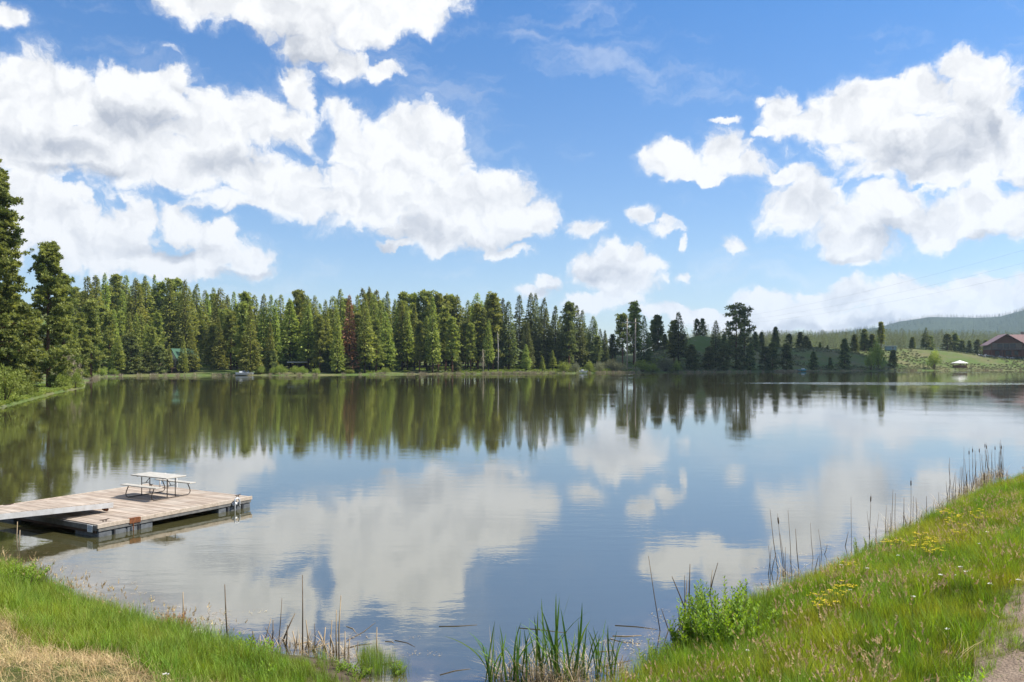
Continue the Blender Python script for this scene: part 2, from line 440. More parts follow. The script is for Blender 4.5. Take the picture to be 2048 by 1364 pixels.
def ground_material():
    m = bpy.data.materials.new('ground_earth'); m.use_nodes = True
    t = m.node_tree; L = t.links; b = t.nodes['Principled BSDF']
    b.inputs['Roughness'].default_value = 0.95; b.inputs['Specular IOR Level'].default_value = 0.1
    g = N(t, 'ShaderNodeNewGeometry'); pos = g.outputs['Position']
    def noi(s, d=5, r=0.6):
        n = N(t, 'ShaderNodeTexNoise', i_Scale=s, i_Detail=float(d), i_Roughness=r); L.new(pos, n.inputs['Vector']); return n.outputs[0]
    sep = N(t, 'ShaderNodeSeparateXYZ'); L.new(pos, sep.inputs[0])
    dist = vmath(t, 'LENGTH', pos, out=1)
    # far slopes: meadow with sage and bare soil
    far = mixc(t, maprange(t, noi(0.045), 0.40, 0.62), (0.080, 0.118, 0.028), (0.125, 0.120, 0.052))
    far = mixc(t, maprange(t, noi(0.30, 6, 0.7), 0.52, 0.66, 0, 0.8), far, (0.120, 0.124, 0.092))
    far = mixc(t, maprange(t, noi(0.11, 5), 0.56, 0.70, 0, 0.75), far, (0.062, 0.100, 0.022))
    far = mixc(t, maprange(t, noi(0.02, 5), 0.56, 0.68, 0, 0.7), far, (0.20, 0.15, 0.09))
    wood = mixc(t, maprange(t, noi(0.05, 8, 0.75), 0.35, 0.65), (0.022, 0.036, 0.020), (0.060, 0.078, 0.036))
    far = mixc(t, maprange(t, dist, 560, 800), far, wood)
    # near bank: green thatch, mud at the water
    nearc = mixc(t, maprange(t, noi(2.2), 0.4, 0.62), (0.050, 0.075, 0.016), (0.120, 0.100, 0.045))
    nearc = mixc(t, maprange(t, noi(30, 3), 0.4, 0.6, 0, 0.6), nearc, (0.055, 0.050, 0.022))
    mud = mixc(t, maprange(t, noi(6.0), 0.4, 0.6), (0.060, 0.046, 0.034), (0.105, 0.080, 0.058))
    zz = math_(t, 'ADD', sep.outputs[2], math_(t, 'MULTIPLY', math_(t, 'SUBTRACT', noi(3.0), 0.5), 0.3))
    nearc = mixc(t, maprange(t, zz, 0.10, 0.22), mud, nearc)
    col = mixc(t, maprange(t, dist, 45, 90), nearc, far)
    L.new(col, b.inputs['Base Color'])
    bp = N(t, 'ShaderNodeBump', i_Distance=0.05); L.new(noi(8.0, 6, 0.7), bp.inputs['Height']); L.new(bp.outputs[0], b.inputs['Normal'])
    return m
GROUND = ground_material()
ground = build_ground()

def water_material():
    m = bpy.data.materials.new('lake_water'); m.use_nodes = True
    t = m.node_tree; L = t.links; b = t.nodes['Principled BSDF']
    g = N(t, 'ShaderNodeNewGeometry'); pos = g.outputs['Position']
    b.inputs['Roughness'].default_value = 0.015
    b.inputs['IOR'].default_value = 2.2
    b.inputs['Specular IOR Level'].default_value = 0.5
    n = N(t, 'ShaderNodeTexNoise', i_Scale=0.05, i_Detail=3.0); L.new(pos, n.inputs['Vector'])
    at = N(t, 'ShaderNodeAttribute', attribute_name='shallow')
    n3 = N(t, 'ShaderNodeTexNoise', i_Scale=2.6, i_Detail=5.0, i_Roughness=0.65); L.new(pos, n3.inputs['Vector'])
    bed = mixc(t, maprange(t, n3.outputs[0], 0.38, 0.62), (0.050, 0.040, 0.026), (0.125, 0.095, 0.058))
    sh = math_(t, 'MULTIPLY', at.outputs['Fac'], math_(t, 'MULTIPLY_ADD', n3.outputs[0], 0.9, 0.4), clamp=True)
    L.new(mixc(t, sh, mixc(t, n.outputs[0], WATER_A, WATER_B), bed), b.inputs['Base Color'])
    def wave(scale, sx, sy, det=2.0):
        v = vmath(t, 'MULTIPLY', pos, (sx, sy, 1))
        q = N(t, 'ShaderNodeTexNoise', i_Scale=scale, i_Detail=det, i_Roughness=0.5); L.new(v, q.inputs['Vector']); return q.outputs[0]
    # calm ripples, and long cat's-paw streaks where the breeze touches the far water
    gust = wave(0.010, 0.35, 1.6, 3.0)
    sep = N(t, 'ShaderNodeSeparateXYZ'); L.new(pos, sep.inputs[0])
    streak = math_(t, 'MULTIPLY', maprange(t, gust, 0.53, 0.60), maprange(t, sep.outputs[1], 85, 150))
    amp = math_(t, 'MULTIPLY_ADD', streak, 0.030, 0.0)
    h = math_(t, 'ADD', math_(t, 'MULTIPLY', wave(1.3, 0.6, 1.5, 3.0), 0.0032), math_(t, 'MULTIPLY', wave(9.0, 0.7, 1.3), 0.0007))
    patch = maprange(t, wave(0.12, 1, 1, 2.0), 0.40, 0.62, 0.45, 1.5)
    h = math_(t, 'MULTIPLY', h, patch)
    h = math_(t, 'ADD', h, math_(t, 'MULTIPLY', wave(2.2, 0.7, 1.4), amp))
    bp = N(t, 'ShaderNodeBump', i_Distance=1.0); L.new(h, bp.inputs['Height']); L.new(bp.outputs[0], b.inputs['Normal'])
    gl = N(t, 'ShaderNodeBsdfGlossy', i_Roughness=0.015); L.new(bp.outputs[0], gl.inputs['Normal'])
    mx = N(t, 'ShaderNodeMixShader', i_0=0.28); L.new(b.outputs[0], mx.inputs[1]); L.new(gl.outputs[0], mx.inputs[2]); L.new(mx.outputs[0], t.nodes['Material Output'].inputs[0])
    return m
WATER_A = (0.058, 0.056, 0.022); WATER_B = (0.070, 0.066, 0.028)
WATER = water_material()
def build_water():
    r = np.concatenate([np.geomspace(7, 40, 130), np.geomspace(40, 560, 40)[1:]]); ang = np.radians(np.arange(-54, 54.01, 0.45))
    A, Rr = np.meshgrid(ang, r); X = Rr * np.sin(A); Y = Rr * np.cos(A); nr, na = X.shape
    i = np.arange(nr - 1)[:, None] * na; j = np.arange(na - 1)[None, :]
    f = np.stack([i + j, i + j + 1, i + na + j + 1, i + na + j], -1).reshape(-1, 4)[:, ::-1]
    o = mesh_obj('water', np.stack([X, Y, np.zeros_like(X)], -1).reshape(-1, 3), f, WATER)
    d = sdf(X, Y); a = o.data.attributes.new('shallow', 'FLOAT', 'POINT')
    a.data.foreach_set('value', (np.clip(1 - ss(0.0, 2.0, -d), 0, 1) * (Rr.ravel() < 60)).astype(np.float32))
    return o
water = build_water()
tag(water, 'calm lake reflecting clouds and trees', kind='structure')

def haze():
    b = MB(); b.box((0, 0, 248), (13400, 13400, 504))
    m = bpy.data.materials.new('haze_air'); m.use_nodes = True
    t = m.node_tree; t.nodes.clear()
    v = N(t, 'ShaderNodeVolumePrincipled'); v.inputs['Density'].default_value = HAZE
    v.inputs['Color'].default_value = (0.55, 0.76, 1.0, 1); v.inputs['Anisotropy'].default_value = 0.2
    o = N(t, 'ShaderNodeOutputMaterial'); t.links.new(v.outputs[0], o.inputs['Volume'])
    ob = b.build('haze', m); tag(ob, 'thin blue air between the lake and the far hills', kind='stuff')
HAZE = 0.000072
# ------------------------------------------------------------------ trees
def unit(n, g):
    v = g.normal(size=(n, 3)); return v / np.linalg.norm(v, axis=1, keepdims=True)
def sprays(P, Dr, L, W, tint, g, flat=0.55, per=1):
    """foliage sprays: at each point P a pointed four-sided leaf blade along Dr of length L and width W"""
    n = len(P)
    Dr = Dr / np.linalg.norm(Dr, axis=1, keepdims=True)
    up = unit(n, g) * flat + np.array([0, 0, 1.0]) * (1 - flat)
    S = np.cross(Dr, up); S /= np.maximum(np.linalg.norm(S, axis=1, keepdims=True), 1e-6)
    L = np.broadcast_to(np.asarray(L, float), (n,))[:, None]; W = np.broadcast_to(np.asarray(W, float), (n,))[:, None]
    a = P; b = P + Dr * L * 0.55 + S * W * 0.5; c = P + Dr * L; d = P + Dr * L * 0.5 - S * W * 0.5
    V = np.stack([a, b, c, d], 1).reshape(-1, 3)
    Fc = np.arange(4 * n).reshape(n, 4)
    return V, Fc, np.repeat(tint, 4)
def join(parts):
    V, Fc, T = [], [], []; o = 0
    for v, f, t in parts: V.append(v); Fc.append(f + o); T.append(t); o += len(v)
    return np.vstack(V), np.vstack(Fc), np.concatenate(T)
def trunk_mesh(H, r, g, lean=0.01, branches=(), n=7, top=0.97):
    b = MB()
    hs = np.linspace(-0.02, top, 9)
    ox = np.cumsum(g.normal(size=9) * lean * H * 0.25); oy = np.cumsum(g.normal(size=9) * lean * H * 0.25)
    ox -= ox[0]; oy -= oy[0]
    b.tube([(ox[i], oy[i], hs[i] * H) for i in range(9)], [r * max(1 - h, 0.02) ** 0.85 * (1.25 if i == 0 else 1) for i, h in enumerate(hs)], n)
    for p, q, rr in branches: b.tube([p, (np.array(p) * 0.5 + np.array(q) * 0.5 + [0, 0, 0.02 * H]), q], [rr, rr * 0.7, rr * 0.3], 4, cap=False)
    return b
def fir(seed, H=28.0, base=0.10, R0=0.13, power=0.75, n_br=420, dens=1.0, droop=0.30):
    """conical conifer: drooping boughs all round the bole carrying needle sprays, some boughs missing"""
    g = np.random.default_rng(seed)
    P, D, Ls, Ws, T = [], [], [], [], []; br = []
    lump = g.uniform(0.72, 1.2, (9, 6))
    for i in range(n_br):
        u = ((i + g.random()) / n_br) ** 0.92 * 0.985
        z = base + (1 - base) * u
        a = g.random() * 6.28
        lm = lump[int(u * 8.99), int(a / 6.2832 * 5.99)]
        rad = R0 * H * (1 - u) ** power * (0.55 + 0.45 * min(1, u * 6 + 0.3)) + 0.006 * H
        ln = rad * lm * g.uniform(0.75, 1.15)
        m = max(5, int(ln / (0.026 * H) * 2.6 * dens))
        t = np.sqrt(g.random(m)) * 0.95 + 0.05
        dr = droop * (1 - 0.6 * u)
        hx = np.cos(a); hy = np.sin(a)
        zz = z * H + (0.25 * t - dr * 1.5 * t * t) * ln + g.normal(size=m) * 0.008 * H
        side = g.normal(size=m) * 0.24 * ln * (0.35 + t * 0.6)
        P.append(np.stack([hx * t * ln - hy * side, hy * t * ln + hx * side, zz], 1))
        sg = np.sign(side)
        D.append(np.stack([hx * 0.8 - hy * sg * 0.7, hy * 0.8 + hx * sg * 0.7, np.full(m, -0.25) + g.normal(size=m) * 0.3], 1))
        k = 0.34 + 0.66 * (1 - u) ** 0.8
        Ls.append(g.uniform(0.028, 0.052, m) * H * k); Ws.append(g.uniform(0.015, 0.027, m) * H * k)
        T.append(np.clip(0.10 + 0.55 * t + g.normal() * 0.26 + g.normal(size=m) * 0.15, 0, 1))  # sprays paler towards the bough tips: sunlit contrast put into the tint
        if g.random() < 0.10: br.append(((0, 0, z * H), (hx * ln * 0.7, hy * ln * 0.7, z * H - 0.05 * ln), 0.0025 * H))
    P = np.vstack(P); D = np.vstack(D); Ls = np.concatenate(Ls); Ws = np.concatenate(Ws); T = np.concatenate(T)
    crown = sprays(P, D, Ls, Ws, T, g, 0.6)
    tp = np.stack([g.normal(size=26) * 0.005 * H, g.normal(size=26) * 0.005 * H, np.linspace(0.93, 0.995, 26) * H], 1)
    td = unit(26, g) * 0.6 + [0, 0, 0.8]
    crown = join([crown, sprays(tp, td, 0.018 * H, 0.008 * H, np.full(26, 0.6), g)])
    return crown, trunk_mesh(H, 0.0125 * H, g, 0.004, br)
def pine(seed, H=28.0, base=0.32, R0=0.15, n_br=70, tufts=7, tuft_size=0.035, needles=13, open_=0.0, shape=0.6, broken=0.0):
    """ponderosa: bare lower bole, upswept limbs ending in rounded needle clumps with gaps between"""
    g = np.random.default_rng(seed)
    br = []
    P, D, T, S = [], [], [], []
    lump = g.uniform(0.72, 1.2, (8, 5))
    for i in range(n_br):
        u = ((i + g.random()) / n_br) ** 0.95
        if g.random() < open_: continue
        z = base + (0.965 - base) * u
        prof = (1 - u) ** shape * (0.55 + 0.45 * min(1.0, u * 4.0)) + 0.13
        a = (i * 2.39996 + g.normal() * 0.5) % 6.28318
        ln = R0 * H * prof * lump[int(u * 7.99), int(a / 6.2832 * 4.99)] * g.uniform(0.7, 1.15)
        rise = (-0.15 + 0.60 * u) + g.normal() * 0.13
        tip = np.array([math.cos(a) * ln, math.sin(a) * ln, z * H + rise * ln])
        br.append(((0, 0, z * H - 0.01 * H), tuple(tip * [0.9, 0.9, 1]), 0.0032 * H * (1.1 - u)))
        lt = g.normal() * 0.22
        for k in range(tufts):
            t = 0.38 + 0.62 * (k + g.random()) / tufts
            c = np.array([math.cos(a) * ln * t, math.sin(a) * ln * t, z * H + rise * ln * t]) + g.normal(size=3) * 0.016 * H * [1, 1, 0.6]
            n = needles
            dv = unit(n, g); dv[:, 2] = dv[:, 2] * 0.7 + 0.25
            P.append(np.repeat(c[None], n, 0) + dv * tuft_size * H * 0.12); D.append(dv)
            S.append(np.full(n, tuft_size * H * g.uniform(0.7, 1.15)))
            T.append(np.clip(0.45 + lt + g.normal() * 0.2 + g.normal(size=n) * 0.12 + dv[:, 2] * 0.15, 0, 1))
    P = np.vstack(P); D = np.vstack(D); S = np.concatenate(S); T = np.concatenate(T)
    crown = sprays(P, D, S, S * 0.36, T, g, 0.9)
    return crown, trunk_mesh(H, 0.0155 * H, g, 0.006, br)
def bush(seed, Rx=1.0, Rz=1.0, n=1500, leaf=0.10, lobes=9, stems=7, narrow=0.45):
    """broad-leaved shrub: several uneven lobes filled with leaves on arching stems"""
    g = np.random.default_rng(seed)
    P, D, T = [], [], []; b = MB()
    for k in range(lobes):
        a = g.random() * 6.28; q = g.uniform(0.1, 0.72); zc = g.uniform(0.30, 0.80) * (1.1 - 0.45 * q)
        c = np.array([math.cos(a) * q * Rx, math.sin(a) * q * Rx, zc * Rz]); r = np.array([Rx, Rx, Rz * 0.8]) * g.uniform(0.24, 0.44)
        m = n // lobes
        v = unit(m, g); rad = g.random(m) ** 0.42
        p = c + v * rad[:, None] * r
        p[:, 2] = np.maximum(p[:, 2], 0.02)
        P.append(p); dd = v + g.normal(size=(m, 3)) * 0.7; dd[:, 2] += 0.35; D.append(dd)
        T.append(np.clip(0.45 + 0.25 * g.normal() + g.normal(size=m) * 0.18, 0, 1))
        b.tube([(c[0] * 0.06, c[1] * 0.06, -0.03 * Rz), tuple(c * [0.5, 0.5, 0.55]), tuple(c * [1, 1, 1.02])], [0.022 * Rx, 0.015 * Rx, 0.006 * Rx], 4)
    P = np.vstack(P); D = np.vstack(D); T = np.concatenate(T)
    s = leaf * g.uniform(0.6, 1.3, len(P))
    return sprays(P, D, s, s * narrow, T, g, 0.8), b
BARK_FIR = mat('bark_fir', (0.085, 0.065, 0.048), 0.95, noise=(3.0, (0.035, 0.028, 0.022), 0.9), spec=0.1)
BARK_PINE = mat('bark_pine', (0.190, 0.100, 0.058), 0.95, noise=(2.0, (0.055, 0.038, 0.028), 0.9), spec=0.1, stretch=(3, 3, 0.6))
STEM = mat('shrub_stem', (0.12, 0.085, 0.055), 0.9, spec=0.1)
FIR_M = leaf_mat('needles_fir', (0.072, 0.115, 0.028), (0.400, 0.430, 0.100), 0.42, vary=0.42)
FIR_SHADED = leaf_mat('needles_fir_shaded', (0.058, 0.086, 0.034), (0.235, 0.265, 0.090), 0.36, vary=0.35)  # darker fir copy: cloud shade of the right shore put into the colour
PINE_M = leaf_mat('needles_pine', (0.085, 0.125, 0.032), (0.390, 0.415, 0.105), 0.42, vary=0.22)
PINE_NEAR = leaf_mat('needles_pine_near', (0.072, 0.105, 0.030), (0.320, 0.345, 0.100), 0.42, vary=0.12)
PINE_SHADED = leaf_mat('needles_pine_shaded', (0.062, 0.090, 0.034), (0.245, 0.270, 0.092), 0.36, vary=0.3)  # pine needles darkened likewise, cloud shade carried in the colour
RUST_M = leaf_mat('needles_rust', (0.17, 0.085, 0.042), (0.42, 0.22, 0.12), 0.3, vary=0.1)
WILLOW_M = leaf_mat('leaves_willow', (0.140, 0.200, 0.035), (0.340, 0.400, 0.100), 0.42, vary=0.22)
SAGE_M = leaf_mat('leaves_sage', (0.14, 0.155, 0.09), (0.26, 0.27, 0.18), 0.3, vary=0.3)
DRYTWIG_M = leaf_mat('twigs_dry', (0.15, 0.12, 0.085), (0.30, 0.26, 0.19), 0.2, vary=0.2)

def tree_proto(name, made, leafm, barkm, label, cat, group=None, crown_name='crown', stem_name='trunk'):
    (V, Fc, T), tb = made
    root = empty(name, label=label, cat=cat, group=group)
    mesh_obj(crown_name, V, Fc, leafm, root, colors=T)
    tb.build(stem_name, barkm, root, smooth=True)
    return root
def remat(root, leafm):
    """a copy of a tree with another needle colour"""
    for ch in root.children:
        if ch.name.startswith(('crown', 'foliage')):
            ch.material_slots[0].link = 'OBJECT'; ch.material_slots[0].material = leafm
class Stock:
    """prototypes that are placed first as themselves and then as copies"""
    def __init__(s): s.used = {}
    def put(s, proto, H0, x, y, H, rz, label, group=None, wide=1.0, leafm=None, z=None, cat=None):
        if s.used.get(proto.name): o = copy_tree(proto)
        else: s.used[proto.name] = True; o = proto
        k = H / H0
        o.location = (x, y, (gz(x, y) if z is None else z)); o.rotation_euler = (0, 0, rz); o.scale = (k * wide, k * wide, k)
        o['label'] = label
        if group: o['group'] = group
        elif 'group' in o: del o['group']
        if cat: o['category'] = cat
        if leafm: remat(o, leafm)
        return o
ST = Stock()
H0 = 28.0
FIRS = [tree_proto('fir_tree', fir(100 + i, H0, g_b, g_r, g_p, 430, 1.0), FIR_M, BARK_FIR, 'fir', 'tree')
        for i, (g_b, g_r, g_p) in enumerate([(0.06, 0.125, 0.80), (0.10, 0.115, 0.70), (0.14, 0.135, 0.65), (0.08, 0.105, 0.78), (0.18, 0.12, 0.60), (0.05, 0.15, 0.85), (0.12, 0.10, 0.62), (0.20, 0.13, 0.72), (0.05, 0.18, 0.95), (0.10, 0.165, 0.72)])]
PINES = [tree_proto('pine_tree', pine(200 + i, H0, b, r, nb, 7, ts, 12, op, sh), PINE_M, BARK_PINE, 'pine', 'tree')
         for i, (b, r, nb, ts, op, sh) in enumerate([(0.20, 0.16, 100, 0.034, 0.05, 0.7), (0.30, 0.165, 85, 0.036, 0.08, 0.55), (0.40, 0.17, 70, 0.036, 0.1, 0.45), (0.14, 0.17, 110, 0.033, 0.05, 0.75), (0.24, 0.15, 90, 0.034, 0.08, 0.62)])]
OPENP = [tree_proto('pine_tree', pine(260 + i, H0, 0.36, 0.185, 44, 5, 0.046, 12, 0.12, 0.34), PINE_SHADED, BARK_PINE, 'pine', 'tree') for i in range(2)]
LOWP = [tree_proto('pine_tree', pine(230 + i, H0, b, r, nb, 7, 0.050, 12, 0.05, sh), PINE_SHADED, BARK_PINE, 'pine', 'tree')
        for i, (b, r, nb, sh) in enumerate([(0.03, 0.24, 95, 0.62), (0.05, 0.27, 90, 0.5), (0.02, 0.22, 100, 0.75)])]

def place(x, ytop, D, kind, label, group=None, wide=1.0, leafm=None):
    """a tree whose tip stands on the bearing x at row ytop, D metres off, rooted on the ground there"""
    p = pd(x, ytop, D); z = gz(p[0], p[1]) - 0.15
    if label in ROWS: group = ROWS[label] + (' firs' if kind == 'f' else ' pines'); label = label % ('pointed fir' if kind == 'f' else 'round crowned pine')
    if kind == 'p': wide = min(wide, 1.08)
    stock = FIRS if kind == 'f' else LOWP if kind == 'l' else OPENP if kind == 'o' else PINES
    pr = stock[random.randrange(len(stock))]
    H = max(p[2] - z, 2.5)
    return ST.put(pr, H0, p[0], p[1], H, random.random() * 6.28, label, group, wide, leafm, z=z)

G_FOREST = ''
L_SKY = 'tall green %s rising into the skyline of the lakeside forest'
L_MID = 'green %s in the thick of the forest behind the shore trees'
L_FRONT = 'green %s in the front row of the forest facing the water'
ROWS = {L_SKY: 'skyline', L_MID: 'inner forest', L_FRONT: 'shore row'}
SKYLINE = [(175,553),(191,550),(210,546),(233,548),(252,551),(271,556),(290,551),(309,549),(322,563),(339,558),(351,557),(370,560),(393,568),(410,580),(427,575),(441,576),
 (455,590),(468,583),(490,583),(509,590),(528,588),(542,589),(562,589),(580,597),(597,579),(615,591),(630,591),(651,600),(666,592),(681,578),(715,590),(726,577),(739,574),
 (753,580),(775,583),(790,598),(807,583),(826,586),(851,581),(866,595),(877,585),(893,589),(903,589),(914,590),(936,600),(955,586),(975,588),(986,584)]
G_SHADE = 'shade darkened conifers at the shaded end of the forest'
L_SHADE = 'conifer with shade darkened needles at the shaded end of the lakeside forest'
SHADE = [(1006,596,'f'),(1017,602,'f'),(1039,590,'f'),(1062,586,'f'),(1071,587,'f'),(1088,596,'f'),(1111,611,'f'),(1138,603,'p'),(1153,610,'f'),(1165,620,'f'),(1186,632,'f'),(1210,660,'f'),(1128,640,'f'),(1054,640,'f'),(1100,650,'f'),(1175,655,'f'),(1195,672,'p'),(1225,668,'p'),(1030,655,'f')]
def shoreD(x):
    xs = np.array([q[0] for q in FAR[::-1]][4:]); ds = np.array([F_PX * CAM_H / (q[1] - HOR) for q in FAR[::-1]][4:])
    return float(np.interp(x, xs, ds))
def forest():
    for x, y in SKYLINE:
        D = shoreD(x) + (random.uniform(60, 130) if x < 430 else random.uniform(18, 55))
        place(x, y, D, 'f' if random.random() < 0.68 else 'p', L_SKY, G_FOREST, random.uniform(0.85, 1.4))
    # second rows climbing the slope, and the front row along the shore
    x = 150.0
    while x < 1000:
        D = shoreD(x) + (random.uniform(75, 150) if x < 430 else random.uniform(35, 90))
        sky = np.interp(x, [q[0] for q in SKYLINE], [q[1] for q in SKYLINE])
        place(x, sky + random.uniform(6, 40), D, 'f' if random.random() < 0.75 else 'p', L_MID, G_FOREST, random.uniform(0.95, 1.6))
        x += random.uniform(7.5, 11.5)
    x = 195.0
    while x < 995:
        D = shoreD(x) + (random.uniform(16, 42) if x < 480 else random.uniform(4, 28))
        sky = np.interp(x, [q[0] for q in SKYLINE], [q[1] for q in SKYLINE])
        if not (325 < x < 398 or 560 < x < 615 or 684 < x < 716):
            place(x, sky + random.uniform(18, 62) + (45 if x < 430 else 0), D, 'p' if random.random() < 0.45 else 'f', L_FRONT, G_FOREST, random.uniform(0.9, 1.15))
        x += random.uniform(8.5, 15.0)
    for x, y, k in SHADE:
        place(x, y, shoreD(x) + random.uniform(14, 50), k, L_SHADE, G_SHADE, random.uniform(1.0, 1.25), FIR_SHADED)
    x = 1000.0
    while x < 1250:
        place(x, random.uniform(612, 650) + max(0, x - 1130) * 0.35, shoreD(x) + random.uniform(30, 75), 'f', L_SHADE, G_SHADE, random.uniform(1.0, 1.3), FIR_SHADED)
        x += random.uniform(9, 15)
    # young trees along the shore
    for x, y, k in [(228,690,'f'),(236,672,'f'),(262,668,'p'),(294,703,'p'),(318,692,'p'),(244,700,'p'),(650,690,'p'),(664,700,'p'),(712,705,'p'),(690,708,'p'),(915,712,'p'),(1052,688,'f'),(1105,700,'f'),(1085,712,'f'),(545,700,'p')]:
        place(x, y, shoreD(x) + random.uniform(6, 16), 'l' if k == 'p' else 'f', 'young bright green conifer on the open grass of the far shore', 'young conifers on the far shore', 1.35)
    place(699, 590, shoreD(699) + 9, 'f', 'dying conifer with rust brown needles among the green forest', None, 1.0, RUST_M)
    for x, y, D_, w in [(366, 670, 9, 0.95), (384, 664, 12, 1.1), (338, 690, 8, 1.1)]:
        place(x, y, shoreD(x) + D_, 'f', 'broad green conifer standing in front of the green roofed cabin', 'conifers in front of the green roofed cabin', w)
forest()

# single trees on the open bank right of the forest
def bank_trees():
    L = [(1245,627,30,'p',1.0,'slim pine on the open bank leaning beside the pole frame'),
         (1268,602,34,'p',1.15,'tallest round topped pine behind the wooden pole frame'),
         (1288,631,40,'f',1.2,'dense conical fir right behind the wooden pole frame'),
         (1307,640,75,'p',1.0,None),(1316,630,70,'f',1.1,None),(1394,638,85,'p',1.0,None),(1405,637,80,'f',1.2,None),
         (1357,624,16,'f',1.45,'very broad bushy conifer low on the open bank'),
         (1348,640,22,'p',1.25,'round crowned pine tucked behind the very broad bushy conifer'),
         (1432,641,18,'f',1.3,'conical conifer with brownish lower boughs on the open bank'),
         (1473,607,24,'o',1.15,'tall open crowned pine with clear trunk and flat top on the bank'),
         (1489,613,27,'o',0.9,'thinner pine pressed against the tall open crowned pine'),
         (1384,690,8,'f',1.5,None),(1418,693,10,'p',1.5,None),(1448,692,9,'f',1.4,None),(1500,688,9,'f',1.2,None),(1479,692,12,'p',1.3,None),
         (1465,672,45,'f',1.3,None),(1510,664,60,'f',1.3,None),(1330,668,60,'p',1.3,None),(1448,668,60,'p',1.3,None),
         (1545,684,7,'f',1.25,None),(1530,694,7,'p',1.2,None),(1573,688,8,'f',1.25,None),(1627,704,7,'p',1.35,None),(1660,715,6,'f',1.2,None),
         (1551,654,75,'f',1.2,None),(1523,664,80,'p',1.2,None),(1578,668,85,'f',1.3,None),(1600,664,85,'p',1.3,None),(1612,672,80,'f',1.3,None),
         (1689,678,12,'l',1.0,'slender dark pine halfway up the sagebrush slope'),
         (1709,669,68,'f',1.5,None),(1729,658,70,'f',1.3,None),(1745,668,66,'f',1.3,None),
         (1762,643,72,'p',1.55,'tall broad dark pine standing up from the terrace above the shed'),
         (1786,700,16,'f',1.3,None),(1825,674,72,'f',1.6,None),(1852,655,75,'f',1.5,'tallest of the dark firs on the terrace between shed and lodge'),(1862,672,78,'f',1.4,None),
         (1895,668,78,'f',1.4,None),(1910,667,80,'f',1.5,None),(1925,680,78,'f',1.3,None),(1939,681,76,'f',1.3,None),(1955,679,76,'f',1.2,None),(1971,679,78,'f',1.2,None),
         (1655,692,70,'f',1.2,None),(1640,684,80,'p',1.2,None),(1620,682,72,'f',1.2,None)]
    for x, y, dd, k, w, lab in L:
        D = shoreD(x) + dd
        low = dd < 30
        if lab is None:
            lab, grp = (('small dark conifer low on the open bank by the water', 'small conifers low on the open bank') if low else
                        ('dark conifer on the crest of the open bank', 'conifers on the crest of the open bank'))
        else: grp = None
        if grp: k = 'l'; w = w * 0.95
        place(x, y, D, k, lab, grp, w, FIR_SHADED if k == 'f' else None)
bank_trees()

# the two big pines and young pines on the near left shore
def near_left():
    def big(seed, x, ytop, D, base, r, nb, ts, label, tufts=10, needles=26, sh=0.7, op=0.06):
        p = pd(x, ytop, D); z = gz(p[0], p[1]) - 0.2; H = p[2] - z
        root = tree_proto('pine_tree', pine(seed, H, base, r, nb, tufts, ts, needles, op, sh), PINE_NEAR, BARK_PINE, label, 'tree')
        root.location = (p[0], p[1], z)
    big(301, -16, 318, 106, 0.06, 0.20, 150, 0.0165, 'tallest pine on the near left shore with dense boughs', 15, 34, 0.8, 0.03)
    big(302, 97, 482, 134, 0.10, 0.19, 115, 0.021, 'round topped pine next to the tallest pine on the left shore', 13, 30, 0.75, 0.05)
    big(303, 128, 545, 152, 0.06, 0.16, 95, 0.025, 'full bushy pine behind the round topped pine', 9, 22, 0.7)
    big(304, 50, 608, 114, 0.03, 0.20, 90, 0.029, 'bright green young pine below the tallest pine', 9, 22, 0.8)
    big(305, 15, 560, 112, 0.03, 0.19, 95, 0.026, 'dense pine close against the trunk of the tallest pine', 9, 22, 0.8)
    big(306, 182, 598, 210, 0.12, 0.17, 80, 0.036, 'dark pine standing behind the willow point', 8, 20, 0.7)
    big(307, 160, 625, 180, 0.10, 0.15, 70, 0.036, 'smaller pine between the bushy pine and the willow point', 8, 20, 0.7)
near_left()

